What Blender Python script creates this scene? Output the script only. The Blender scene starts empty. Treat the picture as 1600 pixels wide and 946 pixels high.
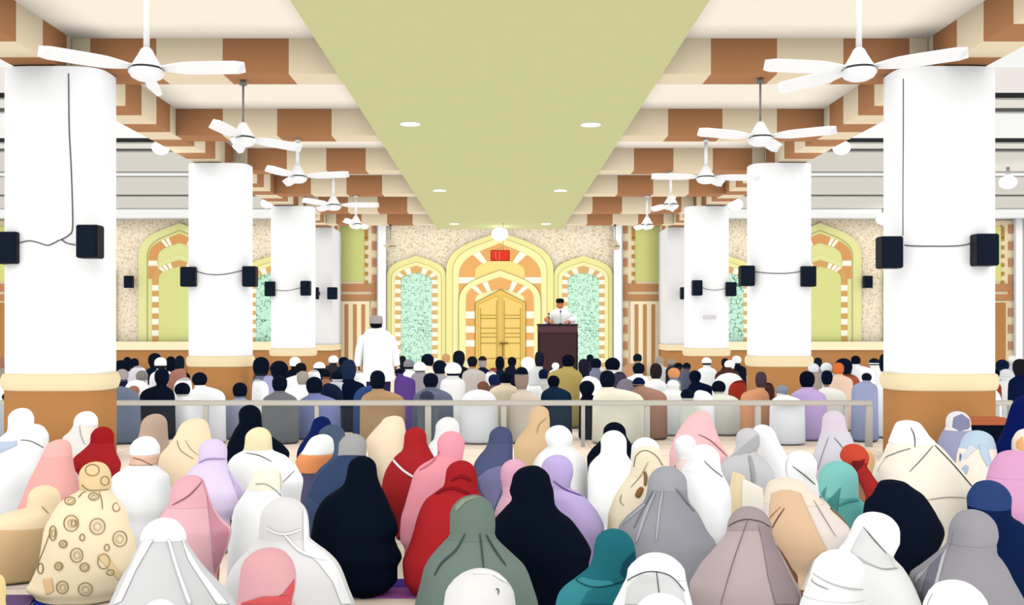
import bpy, bmesh, math, random
from mathutils import Vector
random.seed(7)
SC = bpy.context.scene
COL = SC.collection
PI = math.pi
F = 1500.0; H = 1.6; VX = 781.0; VY = 510.0      # focal length in pixels, eye height, vanishing point

def P(x, y, d): return Vector(((x-VX)*d/F, d, H-(y-VY)*d/F))
def lin(c): return c/12.92 if c <= .04045 else ((c+.055)/1.055)**2.4
def rgb(h):
    h = h.lstrip('#'); return tuple(lin(int(h[i:i+2], 16)/255) for i in (0, 2, 4))+(1,)
_M = {}
def mat(h, rough=.9, spec=.05, emit=0, name=None):
    k = (h, rough, spec, emit)
    if k in _M: return _M[k]
    m = bpy.data.materials.new(name or 'paint_'+h.strip('#').lower()); m.use_nodes = True
    b = m.node_tree.nodes['Principled BSDF']
    b.inputs['Base Color'].default_value = rgb(h); b.inputs['Roughness'].default_value = rough
    b.inputs['Specular IOR Level'].default_value = spec
    if emit:
        b.inputs['Emission Color'].default_value = rgb(h); b.inputs['Emission Strength'].default_value = emit
    # a little weave or brush variation so no surface is perfectly even
    n = m.node_tree.nodes.new('ShaderNodeTexNoise'); n.inputs['Scale'].default_value = 3.0
    tc = m.node_tree.nodes.new('ShaderNodeTexCoord'); m.node_tree.links.new(tc.outputs['Object'], n.inputs['Vector'])
    mx = m.node_tree.nodes.new('ShaderNodeMix'); mx.data_type = 'RGBA'
    c = rgb(h); mx.inputs[6].default_value = c; mx.inputs[7].default_value = tuple(v*.955 for v in c[:3])+(1,)
    m.node_tree.links.new(n.outputs['Fac'], mx.inputs[0]); m.node_tree.links.new(mx.outputs[2], b.inputs['Base Color'])
    _M[k] = m; return m
def mat_net(name, base, line, scale, width, stretch=(1, 1, 1), dist=.0):
    m = bpy.data.materials.new(name); m.use_nodes = True; t = m.node_tree; b = t.nodes['Principled BSDF']
    b.inputs['Roughness'].default_value = .9; b.inputs['Specular IOR Level'].default_value = .05
    tc = t.nodes.new('ShaderNodeTexCoord'); mp = t.nodes.new('ShaderNodeMapping'); mp.inputs['Scale'].default_value = stretch
    v = t.nodes.new('ShaderNodeTexVoronoi'); v.feature = 'DISTANCE_TO_EDGE'; v.inputs['Scale'].default_value = scale
    r = t.nodes.new('ShaderNodeValToRGB'); r.color_ramp.elements[0].position = width*.5; r.color_ramp.elements[1].position = width
    r.color_ramp.elements[0].color = rgb(line); r.color_ramp.elements[1].color = rgb(base)
    # break the net up into short strokes
    n = t.nodes.new('ShaderNodeTexNoise'); n.inputs['Scale'].default_value = scale*.9
    r2 = t.nodes.new('ShaderNodeValToRGB'); r2.color_ramp.elements[0].position = .40; r2.color_ramp.elements[1].position = .56
    mx = t.nodes.new('ShaderNodeMix'); mx.data_type = 'RGBA'; mx.inputs[7].default_value = rgb(base)
    L = t.links.new
    L(tc.outputs['Object'], mp.inputs['Vector']); L(mp.outputs[0], v.inputs['Vector']); L(mp.outputs[0], n.inputs['Vector'])
    L(v.outputs['Distance'], r.inputs[0]); L(n.outputs['Fac'], r2.inputs[0]); L(r2.outputs[0], mx.inputs[0]); L(r.outputs[0], mx.inputs[6])
    L(mx.outputs[2], b.inputs['Base Color']); return m
def mat_tiles(name, base, line, size, w):
    m = bpy.data.materials.new(name); m.use_nodes = True; t = m.node_tree; b = t.nodes['Principled BSDF']
    b.inputs['Roughness'].default_value = .75; b.inputs['Specular IOR Level'].default_value = .1
    tc = t.nodes.new('ShaderNodeTexCoord'); br = t.nodes.new('ShaderNodeTexBrick'); br.offset = 0
    br.inputs['Color1'].default_value = rgb(base); br.inputs['Color2'].default_value = rgb(base); br.inputs['Mortar'].default_value = rgb(line)
    br.inputs['Scale'].default_value = 1; br.inputs['Brick Width'].default_value = size; br.inputs['Row Height'].default_value = size
    br.inputs['Mortar Size'].default_value = w
    t.links.new(tc.outputs['Object'], br.inputs['Vector']); t.links.new(br.outputs['Color'], b.inputs['Base Color']); return m

# ---------------------------------------------------------------- object helpers
def link(o, parent=None):
    COL.objects.link(o)
    if parent is not None: o.parent = parent
    return o
def from_bm(name, bm, mats, parent=None, smooth=False, loc=None):
    me = bpy.data.meshes.new(name)
    bmesh.ops.recalc_face_normals(bm, faces=bm.faces[:])
    if smooth:
        for f in bm.faces: f.smooth = True
    bm.to_mesh(me); bm.free()
    for m in (mats if isinstance(mats, (list, tuple)) else [mats]): me.materials.append(m)
    o = bpy.data.objects.new(name, me)
    # put the origin in the middle of the piece's footprint
    if loc is None and parent is None and len(me.vertices):
        xs = [v.co.x for v in me.vertices]; ys = [v.co.y for v in me.vertices]; zs = [v.co.z for v in me.vertices]
        loc = Vector(((min(xs)+max(xs))/2, (min(ys)+max(ys))/2, min(zs)))
    if parent is not None and loc is None:
        loc = Vector((0, 0, 0)); q = parent
        while q is not None: loc = loc+q.location; q = q.parent
    if loc is not None:
        loc = Vector(loc)
        for v in me.vertices: v.co -= loc
        o.location = loc if parent is None else Vector((0, 0, 0))
    return link(o, parent)
def empty(name, loc, label=None, cat=None, group=None, kind=None, rz=0):
    o = bpy.data.objects.new(name, None); link(o); o.location = loc; o.rotation_euler = (0, 0, rz); o.empty_display_size = .1
    return tag(o, label, cat, group, kind)
def tag(o, label=None, cat=None, group=None, kind=None):
    if label: o['label'] = label
    if cat: o['category'] = cat
    if group: o['group'] = group
    if kind: o['kind'] = kind
    return o
def box(bm, x0, x1, y0, y1, z0, z1, mi=0, bev=0):
    vs = [bm.verts.new((x, y, z)) for z in (z0, z1) for y in (y0, y1) for x in (x0, x1)]
    fs = [bm.faces.new([vs[i] for i in q]) for q in ((0, 2, 3, 1), (4, 5, 7, 6), (0, 1, 5, 4), (2, 6, 7, 3), (0, 4, 6, 2), (1, 3, 7, 5))]
    for f in fs: f.material_index = mi
    if bev:
        es = {e for f in fs for e in f.edges}
        r = bmesh.ops.bevel(bm, geom=list(es), offset=bev, segments=2, affect='EDGES')
        for f in r['faces']: f.material_index = mi
def prism(bm, pts, y0, y1, mi=0):
    """pts: list of (X, Z) around; extruded from y0 (front) to y1."""
    a = [bm.verts.new((p[0], y0, p[1])) for p in pts]; b = [bm.verts.new((p[0], y1, p[1])) for p in pts]
    n = len(pts)
    fs = [bm.faces.new(a), bm.faces.new(b[::-1])]+[bm.faces.new((a[i], b[i], b[(i+1) % n], a[(i+1) % n])) for i in range(n)]
    for f in fs: f.material_index = mi
def lathe(bm, prof, cx=0, cy=0, n=24, mi=0, sx=1, sy=1):
    rings = []
    for r, z in prof:
        if r < 1e-5: rings.append([bm.verts.new((cx, cy, z))]); continue
        rings.append([bm.verts.new((cx+sx*r*math.cos(2*PI*i/n), cy+sy*r*math.sin(2*PI*i/n), z)) for i in range(n)])
    for a, b in zip(rings, rings[1:]):
        for i in range(n):
            j = (i+1) % n
            if len(a) == 1 and len(b) == 1: continue
            if len(a) == 1: f = bm.faces.new((a[0], b[j], b[i]))
            elif len(b) == 1: f = bm.faces.new((a[i], a[j], b[0]))
            else: f = bm.faces.new((a[i], a[j], b[j], b[i]))
            f.material_index = mi
def tube(bm, pts, r, n=8, mi=0, r2=None):
    pts = [Vector(p) for p in pts]; rings = []; m = len(pts)
    for i, p in enumerate(pts):
        t = (pts[min(i+1, m-1)]-pts[max(i-1, 0)]).normalized()
        u = t.cross(Vector((0, 0, 1)) if abs(t.z) < .9 else Vector((0, 1, 0))).normalized(); v = t.cross(u)
        rr = r if r2 is None else r+(r2-r)*i/(m-1)
        rings.append([bm.verts.new(p+u*rr*math.cos(2*PI*k/n)+v*rr*math.sin(2*PI*k/n)) for k in range(n)])
    for a, b in zip(rings, rings[1:]):
        for k in range(n):
            f = bm.faces.new((a[k], a[(k+1) % n], b[(k+1) % n], b[k])); f.material_index = mi
    bm.faces.new(rings[0][::-1]).material_index = mi; bm.faces.new(rings[-1]).material_index = mi
def capsule(bm, a, b, ra, rb, n=12):
    a = Vector(a); b = Vector(b); t = (b-a); L = t.length; t = t.normalized() if L > 1e-6 else Vector((0, 0, 1))
    u = t.cross(Vector((0, 0, 1)) if abs(t.z) < .9 else Vector((0, 1, 0))).normalized(); v = t.cross(u)
    prof = [(-ra*math.cos(q), ra*math.sin(q)) for q in (0, .5, 1.05, PI/2)]+[(L+rb*math.cos(q), rb*math.sin(q)) for q in (PI/2, 1.05, .5, 0)]
    rings = []
    for s, r in prof:
        c = a+t*s
        rings.append([bm.verts.new(c)] if r < 1e-5 else [bm.verts.new(c+u*r*math.cos(2*PI*k/n)+v*r*math.sin(2*PI*k/n)) for k in range(n)])
    for A, B in zip(rings, rings[1:]):
        for k in range(n):
            j = (k+1) % n
            if len(A) == 1: bm.faces.new((A[0], B[k], B[j]))
            elif len(B) == 1: bm.faces.new((A[j], A[k], B[0]))
            else: bm.faces.new((A[j], A[k], B[k], B[j]))
def ellip(bm, c, r, n=16, m=10):
    prof = [(math.sin(PI*i/m), math.cos(PI*i/m)) for i in range(m+1)]; rings = []
    for s, z in prof:
        rings.append([bm.verts.new((c[0], c[1], c[2]+r[2]*z))] if s < 1e-5 else
                     [bm.verts.new((c[0]+r[0]*s*math.cos(2*PI*k/n), c[1]+r[1]*s*math.sin(2*PI*k/n), c[2]+r[2]*z)) for k in range(n)])
    for A, B in zip(rings, rings[1:]):
        for k in range(n):
            j = (k+1) % n
            if len(A) == 1: bm.faces.new((A[0], B[k], B[j]))
            elif len(B) == 1: bm.faces.new((A[j], A[k], B[0]))
            else: bm.faces.new((A[j], A[k], B[k], B[j]))

# ---------------------------------------------------------------- colours
CREAM = '#F3E0C0'; BROWN = '#B47E56'; WOOD = '#B8824F'; CAPC = '#F4E0B6'
# ---------------------------------------------------------------- the room
YW = 31.2
def wx(px): return (px-VX)*YW/F
def wz(py): return H-(py-VY)*YW/F
bm = bmesh.new(); box(bm, -20, 20, -8, YW+.5, -.2, 0)
tag(from_bm('floor', bm, mat_tiles('floor_tiles', '#F2DFCB', '#B89F88', 1.2, .006)), 'pale beige tiled floor of the prayer hall', 'floor', kind='structure')
mosaic = mat_net('mosaic_plaster', '#F9ECD2', '#D9B98E', 15, .14)
bm = bmesh.new(); box(bm, -20, 20, YW, YW+.4, 0, 5.6)
tag(from_bm('wall_front', bm, mosaic), 'cream wall with a fine scribbled mosaic pattern behind the arches', 'wall', kind='structure')
# ceiling: cream over the nave, banded pale grey over the aisles
bm = bmesh.new(); box(bm, -5.3, 5.3, 8.5, YW, 5.08, 5.3)
tag(from_bm('ceiling', bm, mat('#FFF3E2')), 'cream ceiling bays between the checkered beams', 'ceiling', kind='structure')
bands = [(8.5, 12.9, 0), (12.9, 14.3, 1), (14.3, 14.75, 3), (14.75, 15.3, 2), (15.3, 15.7, 4), (15.7, 17.75, 0), (17.75, 18.3, 3),
         (18.3, 18.8, 2), (18.8, 19.2, 4), (19.2, 21.6, 5), (21.6, 21.85, 3), (21.85, 22.2, 0), (22.2, 22.4, 4), (22.4, 25.4, 5), (25.4, 25.8, 3),
         (25.8, 28.3, 5), (28.3, 28.6, 4), (28.6, YW, 0)]
cm = [mat('#FBFBF8'), mat('#F2EBE6'), mat('#E9E6DB'), mat('#262B2C'), mat('#5B5C5A'), mat('#DAD6CC')]
for sx, nm in ((-1, 'ceiling_left'), (1, 'ceiling_right')):
    bm = bmesh.new()
    for a, b, mi in bands:
        dz = .03 if mi in (3, 4) else 0
        box(bm, *(sorted((sx*5.3, sx*20))), a, b, 5.08+dz, 5.3, mi)
    tag(from_bm(nm, bm, cm), 'pale aisle ceiling crossed by thin dark slots on the %s' % nm[8:], 'ceiling', kind='structure')
# green dropped panel over the middle
bm = bmesh.new(); box(bm, -1.93, 1.93, 6.0, 29.6, 4.6, 4.75); box(bm, -1.8, 1.8, 8.6, 29.5, 4.75, 5.08)
tag(from_bm('ceiling_panel', bm, mat('#CFCF97')), 'long olive green dropped ceiling panel down the middle of the hall', 'ceiling panel', kind='structure')
# beams
CB, CC = mat(BROWN), mat('#EFDCBB')
SB, SCm = mat('#C58D62'), mat('#FCE9CD')
n_tr = 0
for sx in (-1, 1):
    bm = bmesh.new(); y = 8.48-.0; k = 0; y = 10.88-4*.6
    while y < YW-.05:
        y1 = min(y+.6, YW)
        box(bm, *sorted((sx*5.18, sx*5.70)), y, y1, 4.65, 5.08, 0 if k % 2 == 0 else 1)
        y = y1; k += 1
    n_tr += 1
    tag(from_bm('trim_%d' % n_tr, bm, [CB, CC]), 'long brown and cream checkered beam above the %s columns' % ('left' if sx < 0 else 'right'), 'beam', kind='structure')
cross = [(11.6, 2.55, .80, 0), (15.35, 2.69, .87, 0), (18.75, 2.62, .77, 0), (22.1, 2.71, .82, 0), (25.6, 2.47, .79, 0), (28.6, 2.6, .76, 0)]
for i, (yb, x0, w, _) in enumerate(cross):
    for sx in (-1, 1):
        bm = bmesh.new(); segs = [(1.93, x0, 1)]; x = x0; c = 0
        while x < 5.17:
            segs.append((x, min(x+w, 5.17), c)); x += w; c = 1-c
        for a, b, mi in segs:
            if b-a > .02: box(bm, *sorted((sx*a, sx*b)), yb, yb+.5, 4.65, 5.08, mi)
        n_tr += 1
        tag(from_bm('trim_%d' % n_tr, bm, [CB, CC]), 'checkered cross beam number %s from the front on the %s of the green panel' % (
            ['one', 'two', 'three', 'four', 'five', 'six'][i], 'left' if sx < 0 else 'right'), 'beam', kind='structure')
CN = 3.6; CSY = .62
def pillar(bm, prof, cx, cy, n=64):
    rings = []
    for r, z in prof:
        if r < 1e-5: rings.append([bm.verts.new((cx, cy, z))]); continue
        rings.append([bm.verts.new((cx+r*math.copysign(abs(math.cos(t))**(2/CN), math.cos(t)), cy+CSY*r*math.copysign(abs(math.sin(t))**(2/CN), math.sin(t)), z)) for t in [2*PI*(i+.5)/n for i in range(n)]])
    for a, b in zip(rings, rings[1:]):
        for i in range(n):
            j = (i+1) % n
            if len(a) == 1: bm.faces.new((a[0], b[j], b[i]))
            elif len(b) == 1: bm.faces.new((a[i], a[j], b[0]))
            else: bm.faces.new((a[i], a[j], b[j], b[i]))
# columns
white = mat('#FFFFFF')
for i, d in enumerate((11.54, 18.14, 24.5)):
    for sx in (-1, 1):
        r = (.597, .568, .545)[i]; X = sx*5.27
        if i == 0 and sx > 0: X = 5.27-.0
        root = empty('column', (X, d, 0), 'round white column with a brown base, %s one on the %s' % (('nearest', 'middle', 'farthest')[i], 'left' if sx < 0 else 'right'),
                     'column', 'round white columns', 'structure')
        bm = bmesh.new(); pillar(bm, [(0, 1.0), (r, 1.0), (r, 4.63), (0, 4.63)], X, d)
        from_bm('shaft', bm, white, root)
        bm = bmesh.new(); pillar(bm, [(r*1.0, .84), (r*1.045, .86), (r*1.08, .93), (r*1.08, .97), (r*1.045, 1.03), (r, 1.045)], X, d)
        from_bm('cap_band', bm, mat(CAPC), root, True)
        bm = bmesh.new(); pillar(bm, [(0, 0), (r*1.01, 0), (r*1.01, .86), (0, .86)], X, d)
        from_bm('base', bm, mat(WOOD), root)
# end pilasters against the front wall
for sx in (-1, 1):
    X0, X1 = sorted((sx*5.15, sx*6.1))
    root = empty('pilaster', ((X0+X1)/2, 30.2, 0), 'pale grey square pilaster with a brown base against the front wall, %s' % ('left' if sx < 0 else 'right'), 'pilaster', None, 'structure')
    bm = bmesh.new(); box(bm, X0, X1, 29.5, YW, 1.0, 4.64); from_bm('shaft', bm, mat('#EDEBE8'), root)
    bm = bmesh.new(); box(bm, X0-.03, X1+.03, 29.45, YW, .85, 1.03); from_bm('cap_band', bm, mat(CAPC), root)
    bm = bmesh.new(); box(bm, X0, X1, 29.5, YW, 0, .86); from_bm('base', bm, mat(WOOD), root)
# thin white wall strips
k = 0
for sx in (-1, 1):
    for a, b, nm in ((177, 191, 'centre'), (801, 813, 'aisle')):
        n_tr += 1
        X0, X1 = sorted((sx*a*YW/F, sx*b*YW/F)); bm = bmesh.new(); box(bm, X0, X1, YW-.22, YW, 0, 5.08, 0); box(bm, *(sorted((sx*(b-1.5)*YW/F, sx*b*YW/F))), YW-.235, YW-.2, 0, 5.08, 1)
        tag(from_bm('trim_%d' % n_tr, bm, [white, mat('#B9B3AC')]), 'thin white wall strip on the %s of the %s arches' % ('left' if sx < 0 else 'right', nm), 'wall strip', kind='structure')
# wainscot in the aisles
for sx in (-1, 1):
    X0, X1 = sorted((sx*263*YW/F, sx*715*YW/F)); bm = bmesh.new()
    box(bm, X0, X1, YW-.25, YW, 0, wz(547), 0); box(bm, X0, X1, YW-.3, YW, wz(547), wz(534), 1)
    tag(from_bm('baseboard_left' if sx < 0 else 'baseboard_right', bm, [mat(WOOD), mat('#FFF0C9')]), 'tall brown wainscot with a cream ledge in the %s aisle' % ('left' if sx < 0 else 'right'), 'wainscot', kind='structure')

# ---------------------------------------------------------------- arches on the wall
def acurve(cx, hw, yb, ys, ya, n=14):
    """half curve, left side then apex, in picture pixels on the wall plane: straight part then arc."""
    rise = ys-ya; out = []
    for i in range(n+1):
        t = i/n; p0 = (-hw, ys); p1 = (-hw, ys-.62*rise); p2 = (-.5*hw, ya+.26*rise); p3 = (0, ya)
        q = [(1-t)**3*a+3*(1-t)**2*t*b+3*(1-t)*t*t*c+t**3*e for a, b, c, e in zip(p0, p1, p2, p3)]
        out.append(q)
    return out
def aoutline(cx, hw, yb, ys, ya):
    h = acurve(cx, hw, yb, ys, ya); L = [(-hw, yb)]+h; R = [(-x, y) for x, y in L[:-1]][::-1]
    return [(wx(cx+x), wz(y)) for x, y in L+R]
def solid_arch(cx, hw, yb, ys, ya, t, m, name, root, y_in=0):
    bm = bmesh.new(); prism(bm, aoutline(cx, hw, yb, ys, ya), YW-t, YW-y_in); return from_bm(name, bm, m, root)
def ring_arch(name, root, m, cx, o, i, t, y0=0, nb=None, cuts=None):
    """o, i = (hw, yb, ys, ya) outer / inner.  nb=(blocks on the side, blocks on the arc) alternates two materials."""
    bm = bmesh.new(); oc = [(-o[0], o[1])]+acurve(cx, *o); ic = [(-i[0], i[1])]+acurve(cx, *i)
    n = 14; segs = []
    if cuts:
        def samp(c, t):
            f = t*(len(c)-1); j = min(int(f), len(c)-2); f -= j
            return (c[j][0]+(c[j+1][0]-c[j][0])*f, c[j][1]+(c[j+1][1]-c[j][1])*f)
        for ya, yb_, mi in cuts[0]: segs.append(((-o[0], ya), (-o[0], yb_), (-i[0], ya), (-i[0], yb_), mi))
        O, I = acurve(cx, *o), acurve(cx, i[0], i[1], o[2], i[3])
        for t0, t1, mi in cuts[1]:
            ns = max(1, int((t1-t0)*16))
            for q in range(ns): segs.append((samp(O, t0+(t1-t0)*q/ns), samp(O, t0+(t1-t0)*(q+1)/ns), samp(I, t0+(t1-t0)*q/ns), samp(I, t0+(t1-t0)*(q+1)/ns), mi))
    elif nb:
        for k in range(nb[0]*1):
            a, b = k/nb[0], (k+1)/nb[0]
            segs.append(((-o[0], o[1]+(o[2]-o[1])*a), (-o[0], o[1]+(o[2]-o[1])*b), (-i[0], o[1]+(o[2]-o[1])*a), (-i[0], o[1]+(o[2]-o[1])*b), k % 2))
        # the top of the side run goes from inner spring to outer spring
        def samp(c, t):
            f = t*(len(c)-1); j = min(int(f), len(c)-2); f -= j
            return (c[j][0]+(c[j+1][0]-c[j][0])*f, c[j][1]+(c[j+1][1]-c[j][1])*f)
        O, I = acurve(cx, *o), [(-i[0], o[2])]*0+acurve(cx, i[0], i[1], o[2], i[3])
        for k in range(nb[1]):
            sub = 4; mi = (nb[0]+k) % 2
            for s in range(sub):
                a, b = (k+s/sub)/nb[1], (k+(s+1)/sub)/nb[1]
                segs.append((samp(O, a), samp(O, b), samp(I, a), samp(I, b), mi))
    else:
        for a, b, c, e in zip(oc, oc[1:], ic, ic[1:]): segs.append((a, b, c, e, 0))
    for a, b, c, e, mi in segs:
        for s in (1, -1):
            q = [(wx(cx+s*p[0]), wz(p[1])) for p in (a, b, e, c)]
            prism(bm, q, YW-t, YW-y0, mi)
    return from_bm(name, bm, m, root)
YEL = mat('#F5EDA0'); YEL2 = mat('#FBF3B0'); VBR = mat('#DFA063'); VCR = mat('#FFFBE6'); GRV = mat('#C6B673')
LIME = mat('#E9E9A2'); OLV = mat('#DDE091')
lattice = mat_net('mint_lattice', '#CDF3DA', '#6E9A80', 13, .13)
lattice2 = mat_net('green_lattice', '#C9F1D8', '#3F7A62', 7.5, .09)

def lattice_niche(cx, yb, label, lat):
    root = empty('arched_niche', (wx(cx), YW, wz(yb)), label, 'arch', 'arched niches with green lattice', 'thing')
    solid_arch(cx, 46, yb, 432, 400, .10, YEL, 'frame', root)
    ring_arch('groove', root, GRV, cx, (39.2, yb, 436, 409.4), (38.6, yb, 436, 410.0), .112, .09)
    ring_arch('frame_panel', root, YEL2, cx, (38.6, yb, 436, 410.0), (33, yb, 438, 416), .115, .09)
    ring_arch('voussoir_band', root, [mat('#E0B475'), VCR], cx, (33, yb, 438, 416), (24.4, yb, 443, 427), .125, .09, (int((yb-438)/6.7), 5))
    solid_arch(cx, 24.6, yb, 443, 426.5, .118, lat, 'lattice_panel', root)
lattice_niche(651, 587, 'tall yellow niche with green lattice, left of the golden door', lattice)
lattice_niche(911, 587, 'tall yellow niche with green lattice, behind the lectern and preacher', lattice)
for cx, l in ((426, 'green lattice niche seen between the middle and far left columns'), (1136, 'green lattice niche seen between the middle and far right columns'),
              (137, 'yellow niche edge seen just right of the nearest left column'), (1425, 'yellow niche edge seen just left of the nearest right column')):
    lattice_niche(cx, 534, l, lattice2)
def big_niche(cx, label):
    root = empty('arched_niche', (wx(cx), YW, wz(534)), label, 'arch', 'large blind arches in the aisles', 'thing')
    solid_arch(cx, 64, 534, 400, 349, .10, LIME, 'frame', root)
    ring_arch('groove', root, GRV, cx, (50.5, 534, 402, 360), (49.7, 534, 402, 361), .115, .09)
    solid_arch(cx, 49, 534, 402, 362, .112, mat('#E4E59B'), 'upper_field', root)
    ring_arch('voussoir_band', root, [VBR, VCR], cx, (48, 436, 403, 366), (34, 436, 405, 380), .125, .09, None, ([(436, 416, 0), (416, 408, 1), (408, 403, 0)], [(0, .58, 0), (.58, .66, 1), (.66, .69, 0), (.69, .77, 1), (.77, 1, 0)]))
    solid_arch(cx, 47, 534, 436, 398, .12, LIME, 'inner_frame', root)
    ring_arch('inner_voussoir_band', root, [mat('#D9A866'), VCR], cx, (42, 534, 436, 407), (32, 534, 437, 417), .135, .11, None, ([(534-8.8*k, 534-8.8*(k+1), k % 2) for k in range(11)]+[(437.2, 436, 0)], [(0, .42, 0), (.42, .52, 1), (.52, .55, 0), (.55, .65, 1), (.65, .69, 0), (.69, .79, 1), (.79, 1, 0)]))
    solid_arch(cx, 32.2, 534, 437, 416.5, .13, OLV, 'inner_field', root)
big_niche(282, 'large lime green blind arch beside the middle left column')
big_niche(1280, 'large lime green blind arch beside the middle right column')
# the mihrab with its golden door
root = empty('mihrab', (wx(781), YW, 0), 'large pointed mihrab of yellow and orange arches around the golden door', 'mihrab', None, 'thing')
solid_arch(781, 83.5, 587, 424, 363, .14, YEL, 'frame', root)
ring_arch('groove', root, GRV, 781, (73.5, 587, 425, 371.2), (72.8, 587, 425, 372), .152, .13)
ring_arch('frame_panel', root, YEL2, 781, (72.8, 587, 425, 372), (64, 587, 434, 381), .155, .13)
ring_arch('voussoir_band', root, [mat('#EBB06B'), VCR], 781, (64, 470, 434, 381), (38, 470, 434, 405), .165, .13, None, ([(470, 443.5, 0), (443.5, 434, 1)], [(0, .53, 0), (.53, .66, 1), (.66, 1, 0)]))
solid_arch(781, 64, 587, 444, 400, .15, mat('#EBB06B'), 'back_field', root)
solid_arch(781, 38.5, 587, 426, 405, .17, mat('#F9E08A'), 'gold_field', root)
solid_arch(781, 63.5, 587, 471, 423, .20, YEL2, 'inner_frame', root)
ring_arch('inner_groove', root, mat('#A28B45'), 781, (63.9, 587, 471, 422.6), (63.2, 587, 471, 423.2), .203, .19)
ring_arch('inner_voussoir_band', root, [mat('#EBB06B'), VCR], 781, (52.5, 586.5, 468, 434), (38.5, 586.5, 472, 452), .215, .19, None, ([(586.5, 575, 0), (575, 564, 1), (564, 553, 0), (553, 541.5, 0), (541.5, 531.5, 1), (531.5, 520, 0), (520, 510, 1), (510, 498, 0), (498, 487, 1), (487, 468, 0)], [(0, .36, 0), (.36, .48, 1), (.48, .64, 0), (.64, .75, 1), (.75, 1, 0)]))
# golden double door
root = empty('golden_door', (wx(782.5), YW-.2, 0), 'golden double door with a pointed top inside the mihrab', 'door', None, 'thing')
def door_arch(hw, ys, ya, t, y0, m, nm, par, x0=None, x1=None):
    pts = [(782-hw, 587), (782-hw, ys), (782, ya), (782+hw, ys), (782+hw, 587)]
    bm = bmesh.new(); prism(bm, [(wx(a), wz(b)) for a, b in pts], YW-t, YW-y0); return from_bm(nm, bm, m, par)
GOLD = mat('#F3CF74', .6, .2)
door_arch(39.6, 473.5, 452.5, .235, .216, mat('#9A7A2E'), 'door_frame_line', root)
door_arch(38.6, 474, 453.8, .25, .217, mat('#EDC566'), 'door_frame', root)
for s, nm in ((-1, 'left'), (1, 'right')):
    bm = bmesh.new(); e = 33.5; pts = [(782+s*4, 587), (782+s*4, 463.5), (782+s*e, 476.5), (782+s*e, 587)]
    prism(bm, [(wx(a), wz(b)) for a, b in pts], YW-.275, YW-.22)
    leaf = from_bm('door_leaf', bm, GOLD, root)
    bm = bmesh.new()
    for yy in (493, 498, 513, 521, 527, 536.5, 560):
        box(bm, *sorted((wx(782+s*6), wx(782+s*31))), YW-.285, YW-.27, wz(yy+.45), wz(yy-.45))
    for xx in (30.5, 5.5):
        box(bm, *sorted((wx(782+s*xx), wx(782+s*(xx+.8)))), YW-.287, YW-.27, wz(587), wz(482 if xx > 20 else 470))
    o = from_bm('panel_moulding', bm, mat('#B08C3A'), leaf)
bm = bmesh.new(); box(bm, wx(780), wx(794), YW-.33, YW-.27, wz(537.4), wz(535.6), 0, .005); box(bm, wx(785), wx(786.2), YW-.29, YW-.27, wz(560), wz(538)); from_bm('door_bar', bm, mat('#7C6126'), root)
# panelled bays with a green window above striped doors
def bay(c, label, inner, plain):
    s = (1 if c > VX else -1)*(-1 if plain else 1); root = empty('panelled_bay', (wx(c), YW, 0), label, 'wall panel', 'panelled bays with green windows', 'thing')
    def X(o): return wx(c+s*o)         # o grows outward from the middle of the hall
    def B(bm, a, b, y1, y0, t, mi=0): box(bm, *sorted((X(a), X(b))), YW-t, YW, wz(y1), wz(y0), mi)
    bm = bmesh.new(); B(bm, -42, 30, 587, 345, .05); from_bm('panel_board', bm, mat('#F8E4BC'), root)
    bm = bmesh.new(); B(bm, -21.5, 20, 440, 354, .07); from_bm('green_window', bm, mat('#CFD182' if not plain else '#DDDD85'), root)
    bm = bmesh.new()
    for yy in range(0, 6):
        y = 371+yy*13.6
        B(bm, -26.5, -21.5, y+5.5, y, .08); B(bm, 20, 25, y+5.5, y, .08)
    for a, b in ((-26.5, -21.5), (20, 25)):
        prism(bm, [(X(a), wz(372)), (X(a), wz(356)), (X((a+b)/2+(3 if a < 0 else -3)), wz(352)), (X(b), wz(360)), (X(b), wz(372))], YW-.08, YW)
    from_bm('square_inlay', bm, mat('#B98A4A'), root)
    bm = bmesh.new()
    for yy in range(9):
        y = 352+yy*26
        B(bm, -40, -33, min(y+13, 587), y, .08)
    from_bm('brick_inlay', bm, mat('#CB9166'), root)
    bm = bmesh.new()
    B(bm, -40, 29, 456, 444, .09); B(bm, -40, 29, 470, 460.5, .09)
    from_bm('brown_band', bm, mat('#C08A5F'), root)
    bm = bmesh.new(); B(bm, -29.5, 29, 587, 471, .10); dp = from_bm('door_panel', bm, mat('#FAE6BF'), root)
    bm = bmesh.new()
    if plain: B(bm, -28, 26, 587, 473, .11)
    else:
        for a in (-22.5, -9.5, 3.5, 16.5): B(bm, a, a+5.6, 587, 476, .11)
    from_bm('door_stripes', bm, mat('#BF8B58' if not plain else WOOD), root)
bay(548.5, 'cream panel with green window and brown striped door, left of the mihrab wall', True, False)
bay(1013.5, 'cream panel with green window and brown striped door, right of the preacher', True, False)
bay(21, 'cream panel with plain brown door at the far left edge', False, True)
bay(1541, 'cream panel with plain brown door right of the nearest right column', False, True)
EA = 15; EP = 6
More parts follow.
